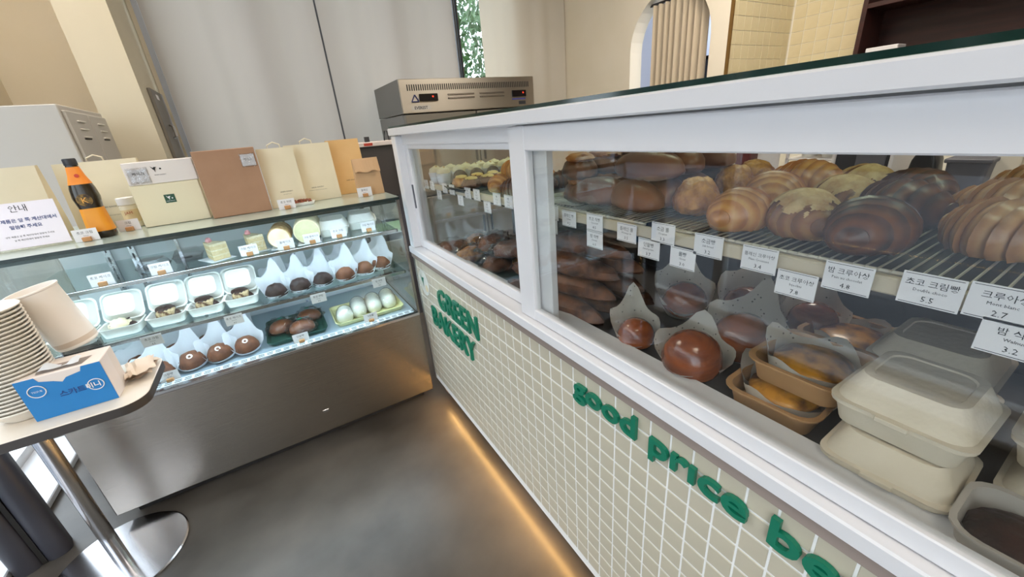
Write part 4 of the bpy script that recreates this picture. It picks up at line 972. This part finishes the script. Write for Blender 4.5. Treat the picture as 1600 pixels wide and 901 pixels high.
# ------------------------------------------------------------------ wall shelf of dark wood
t = thing('wall_shelf', 'dark reddish wood wall shelf with open compartments, upper right', 'shelf', (3.98, -1.0, 1.42))
MB().box(.31, .335, 0, 2.55, 0, 1.2).build('back_board', DARKWOOD, t)
for z in (0, .44, 1.17): MB().cbox(0, .31, .03, 2.52, z, z+.03, .002).build('shelf_board', DARKWOOD, t)
for y in (0, 2.52): MB().cbox(0, .31, y, y+.03, 0, 1.2, .002).build('side_board', DARKWOOD, t)
t = thing('white_case', 'small white box on the dark wooden shelf', 'box', (4.0, 2.30-1.0, 1.4505))
MB().cbox(0, .14, 0, .18, 0, .15, .006).build('case', WHITE, t); MB().cbox(-.002, .142, -.002, .182, .12, .155, .004).build('lid', WHITE, t)
for k, (y, lab) in enumerate(((1.14, 'small clear glass on the dark shelf beside the white box'), (1.05, 'small clear glass on the dark shelf farther from the white box'))):
    t = thing('drinking_glass', lab, 'glass', (4.06, y, 1.4505)); MB().lathe([(.025, 0), (.032, .11), (.030, .11), (.024, .004)], 16).build('tumbler', CLEAR, t, True)
t = thing('serving_plate', 'stack of plates on the upper compartment of the dark shelf', 'plate', (4.12, 1.15, 1.8905))
for q in range(3): MB().lathe([(.06, .012*q), (.11, .012*q+.016), (.108, .012*q+.019), (.058, .012*q+.004)], 24).build('plate', CARDW, t, True)
# ------------------------------------------------------------------ work table behind the counter
t = thing('work_table', 'steel kitchen work table behind the counter', 'table', (2.05, -.3, 0))
MB().cbox(0, .65, 0, 1.75, .86, .89, .003).build('table_top', STEEL, t)
for x in (.03, .58):
    for y in (.04, 1.67): MB().cbox(x, x+.04, y, y+.04, 0, .86, .002).build('leg', STEEL, t)
MB().cbox(.04, .61, .05, 1.7, .25, .27, .002).build('under_shelf', STEEL, t)
KZ = .8905
t = thing('red_canister', 'maroon canister on work table behind the croissants', 'canister', (2.22, 1.24, KZ))
MB().cbox(-.05, .05, -.04, .04, 0, .22, .006).build('can', mat('maroon', '#5e1d1c', .4), t); MB().cbox(-.052, .052, -.042, .042, .20, .226, .004).build('lid', mat('maroon_lid', '#47100f', .4), t)
t = thing('paper_roll', 'white paper towel roll standing on work table', 'paper roll', (2.2, 1.125, KZ))
MB().lathe([(.02, .0), (.048, 0), (.048, .21), (.02, .21), (.02, .0)], 22, False, False).build('roll', CARDW, t, .6); MB().lathe([(.019, .001), (.019, .209)], 16, False, False).build('core', KRAFT, t, True)
t = thing('dish_rack', 'white wire rack with pale containers on work table', 'rack', (2.3, .86, KZ))
for y in (0, .22):
    for x in (0, .24): MB().box(x, x+.012, y, y+.012, 0, .30).build('post', WHITE, t)
for z in (.02, .13, .24): MB().cbox(0, .252, 0, .232, z, z+.008, .002).build('shelf', WHITE, t)
for q, (y, z) in enumerate(((.06, .138), (.15, .138), (.1, .028))): MB().lathe([(.03, 0), (.036, .06), (.034, .06), (.028, .004)], 16, M=T(.1, y+.02, z)).build('bowl', PULPW, t, .6)
t = thing('kettle', 'black round kettle with knob in front of white rack', 'kettle', (2.16, .90, KZ))
MB().lathe([(.052, 0), (.058, .02), (.050, .085), (.030, .105), (.030, .110)], 22).build('body', DARK, t, .6); MB().lathe([(.03, .11), (.012, .118), (.010, .125), (.015, .138), (.008, .145)], 16).build('lid', DARK, t, .6)
MB().tube([(.05, 0, .03), (.09, 0, .06), (.11, 0, .10)], [.012, .009, .006], 8).build('spout', DARK, t, True); MB().tube([(-.045, 0, .08), (-.09, 0, .08), (-.085, 0, .02), (-.05, 0, .02)], .008, 8).build('handle', DARK, t, True)
t = thing('countertop_oven', 'black countertop oven with pale frame on work table', 'oven', (2.2, .64, KZ))
MB().cbox(0, .3, 0, .20, 0, .28, .006).build('body', DARK, t); MB().cbox(-.008, 0, .02, .12, .04, .20, .002).build('window', GREY, t)
for y in (-.006, .195): MB().cbox(-.012, .3, y, y+.012, 0, .29, .002).build('frame_bar', WHITE, t)
t = thing('coffee_bag', 'dark foil coffee bag standing on work table', 'bag', (2.18, .53, KZ))
MB().loft([rr(.045, .045, .01, 0), rr(.05, .048, .015, .06), rr(.048, .035, .01, .16), rr(.048, .006, .004, .23)], True, True).build('pouch', mat('foil_black', '#2a2827', .3, .4), t, .6); MB().cbox(-.048, .048, -.008, .008, .215, .235, .002).build('seal', GREY, t)
t = thing('storage_bin', 'grey plastic bin on work table at right', 'bin', (2.2, .41, KZ))
MB().loft([rr(.07, .045, .012, 0), rr(.08, .055, .014, .16), rr(.076, .051, .012, .16), rr(.066, .041, .01, .01)], True, True).build('bin', GREY, t, .6); MB().cbox(-.085, .085, -.06, .06, .155, .17, .003).build('lid', GREY, t)
t = thing('utensil_rack', 'pale slim rack with a steel post at right of work table', 'rack', (2.2, .30, KZ))
MB().cbox(0, .1, 0, .06, 0, .26, .003).build('panel', CREAM, t); MB().tube([(.0, -.02, 0), (.0, -.02, .28)], .007, 8).build('post', CHROME, t, True)
t = thing('spiral_pastry', 'dark spiral pastry on a stand at the far right of work table', 'pastry', (2.15, .20, KZ))
MB().lathe([(.05, 0), (.01, .01), (.01, .13), (.06, .14), (.06, .145)], 18).build('stand', CHROME, t, .6)
for q in range(3): part('roll', 'spr', lambda mb: torus(mb, .032, .016, n=18, m=8), CHOC, t, (0, 0, .16+.026*q))

# ------------------------------------------------------------------ side table with cups and tissues
TX, TY, TZ = -.772, 1.562, .68
t = thing('side_table', 'small white-topped table on a steel column and round base', 'table', (TX, TY, 0))
MB().lathe([(.19, 0), (.19, .006), (.185, .009), (.02, .0125)], 48).build('base_disc', CHROME, t, .5)
MB().lathe([(.021, .012), (.021, .62), (.05, .625), (.05, .64)], 28).build('pole', CHROME, t, .6)
MB().cbox(-.14, .14, -.13, .06, .64, .652, .003).build('mount_plate', DARK, t)
tp_ = MB().loft([rr(.33, .155, .06, .652, 8, 0, -.077), rr(.33, .155, .06, .678, 8, 0, -.077)], True, True).build('edge_band', mat('dark_edge', '#3a3532', .5), t, .5)
MB().loft([rr(.33, .155, .06, .6781, 8, 0, -.077), rr(.328, .153, .06, .6800, 8, 0, -.077)], True, True).build('table_top', mat('table_white', '#d8cdbe', .45), t, .5)
# tissue box
t = thing('tissue_box', 'blue and white tissue box with torn opening on the side table', 'tissue box', (-.592, 1.392, TZ), .0)
MB().cbox(-.083, .083, 0, .105, 0, .122, .0015).build('carton', mat('tissue_white', '#e2d5cc', .6), t)
BLUE = mat('tissue_blue', '#1877b8', .45)
fpz = MB(); fpz.add([(-.083, -.0008, .001), (.083, -.0008, .001), (.083, -.0008, .121), (.045, -.0008, .121), (.04, -.0008, .108), (.01, -.0008, .102), (.0, -.0008, .092), (-.015, -.0008, .100), (-.04, -.0008, .108), (-.045, -.0008, .121), (-.083, -.0008, .121)], [(0, 1, 2, 3, 4, 5, 6, 7, 8, 9, 10)])
fpz.build('blue_front', BLUE, t)
MB().box(.0832, .0838, .0, .06, .001, .121).build('blue_side_print', mat('tissue_side', '#e6dad4', .6), t)
fl = MB(); torus(fl, .0165, .0012, Matrix.Translation((-.052, -.0018, .083)) @ FRONT, 24, 5); torus(fl, .016, .0012, Matrix.Translation((.055, -.0018, .060)) @ FRONT, 24, 5)
fl.build('ring_print', CARDW, t)
text('스카트', .019, mat('navy_text', '#123a78', .5), t, Matrix.Translation((.008, -.0016, .052)) @ FRONT, 'print', cls='bold')
text('미니', .017, CARDW, t, Matrix.Translation((.050, -.0022, .054)) @ FRONT, 'print', cls='bold')
text('TISSUE', .007, CARDW, t, Matrix.Translation((-.052, -.0016, .0805)) @ FRONT, 'print')
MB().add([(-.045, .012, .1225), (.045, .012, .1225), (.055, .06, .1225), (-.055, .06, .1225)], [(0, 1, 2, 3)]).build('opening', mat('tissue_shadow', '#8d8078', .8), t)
tb = MB(); tb.loft([[(-.04+.08*i/10, .014+.03*q+.004*math.sin(i*1.3+q), .1235+.010*math.sin(i*.9)*math.sin(q*2)+.006) for i in range(11)] for q in (0, .3, .6, 1)], closed=False)
tb.build('tissue_sheet', PAPER, t, True)
# napkins
for k in range(4):
    t = thing('paper_napkin', 'crumpled beige paper napkin beside the tissue box, ' + ['lowest', 'second', 'third', 'topmost'][k] + ' of the pile', 'napkin', (-.487+.003*k, 1.535-.004*k, TZ+.001+.006*k), .2*k-.3, 'paper napkins')
    MB().loft([[(-.032+.064*i/8, -.06+.12*q/6, .020*abs(noise.noise(Vector((i*.55, q*.5, k*5))))+.002*math.sin(i*2.1)+.004) for i in range(9)] for q in range(7)], closed=False).build('sheet', mat('napkin', '#d8c4b0', .9), t, True)
# stack of paper bowls
for k in range(26):
    t = thing('paper_bowl', 'white paper bowl in the tall nested stack at left edge, %s from the bottom' % ORD[k], 'paper bowl', (-.710, 1.475, TZ+.001+.0104*k), 0, 'nested paper bowls')
    part('bowl', 'pbw', lambda mb: mb.lathe([(.050, 0), (.082, .034), (.086, .035), (.0865, .038), (.083, .0385), (.080, .036), (.048, .003)], 32), mat('bowl_white', '#f0eae0', .55), t)
# clear cups carrying a paper tub
t0 = thing('clear_cup', 'upturned clear plastic cups under the white paper tub', 'plastic cup', (-.604, 1.600, TZ+.0005))
for q in range(3): MB().lathe([(.050, .012*q), (.053, .012*q), (.044, .012*q+.088), (.042, .012*q+.092)], 28, False, True).build('cup', CLEAR, t0, .6)
t = thing('paper_tub', 'large white paper tub standing behind the tissue box', 'paper tub', (-.604, 1.600, TZ+.120), 0, rx=.03, ry=-.18)
MB().lathe([(.046, .0), (.049, .004), (.0545, .180), (.0575, .183), (.0575, .187), (.053, .187), (.046, .01)], 36).build('tub', mat('tub_white', '#f3ebe2', .55), t, .6)
MB().lathe([(.0495, .010), (.0505, .025)], 36, False, False).build('base_band', mat('tub_band', '#d8c7b6', .55), t, True)
# dark pedestal by the window
t = thing('floor_pedestal', 'dark grey rounded twin pedestal by the window behind the side table', 'pedestal', (-1.03, 1.755, 0), .35)
for x in (-.037, .037):
    MB().loft([rr(.035, .050, .030, .0, 6, x), rr(.035, .050, .030, .03, 6, x), rr(.034, .048, .030, .60, 6, x), rr(.030, .042, .028, .62, 6, x)], True, True).build('shell', mat('pedestal_grey', '#3a3b44', .4), t, .6)
MB().box(-.006, .006, -.04, .04, 0, .60).build('slit', BLACK, t)
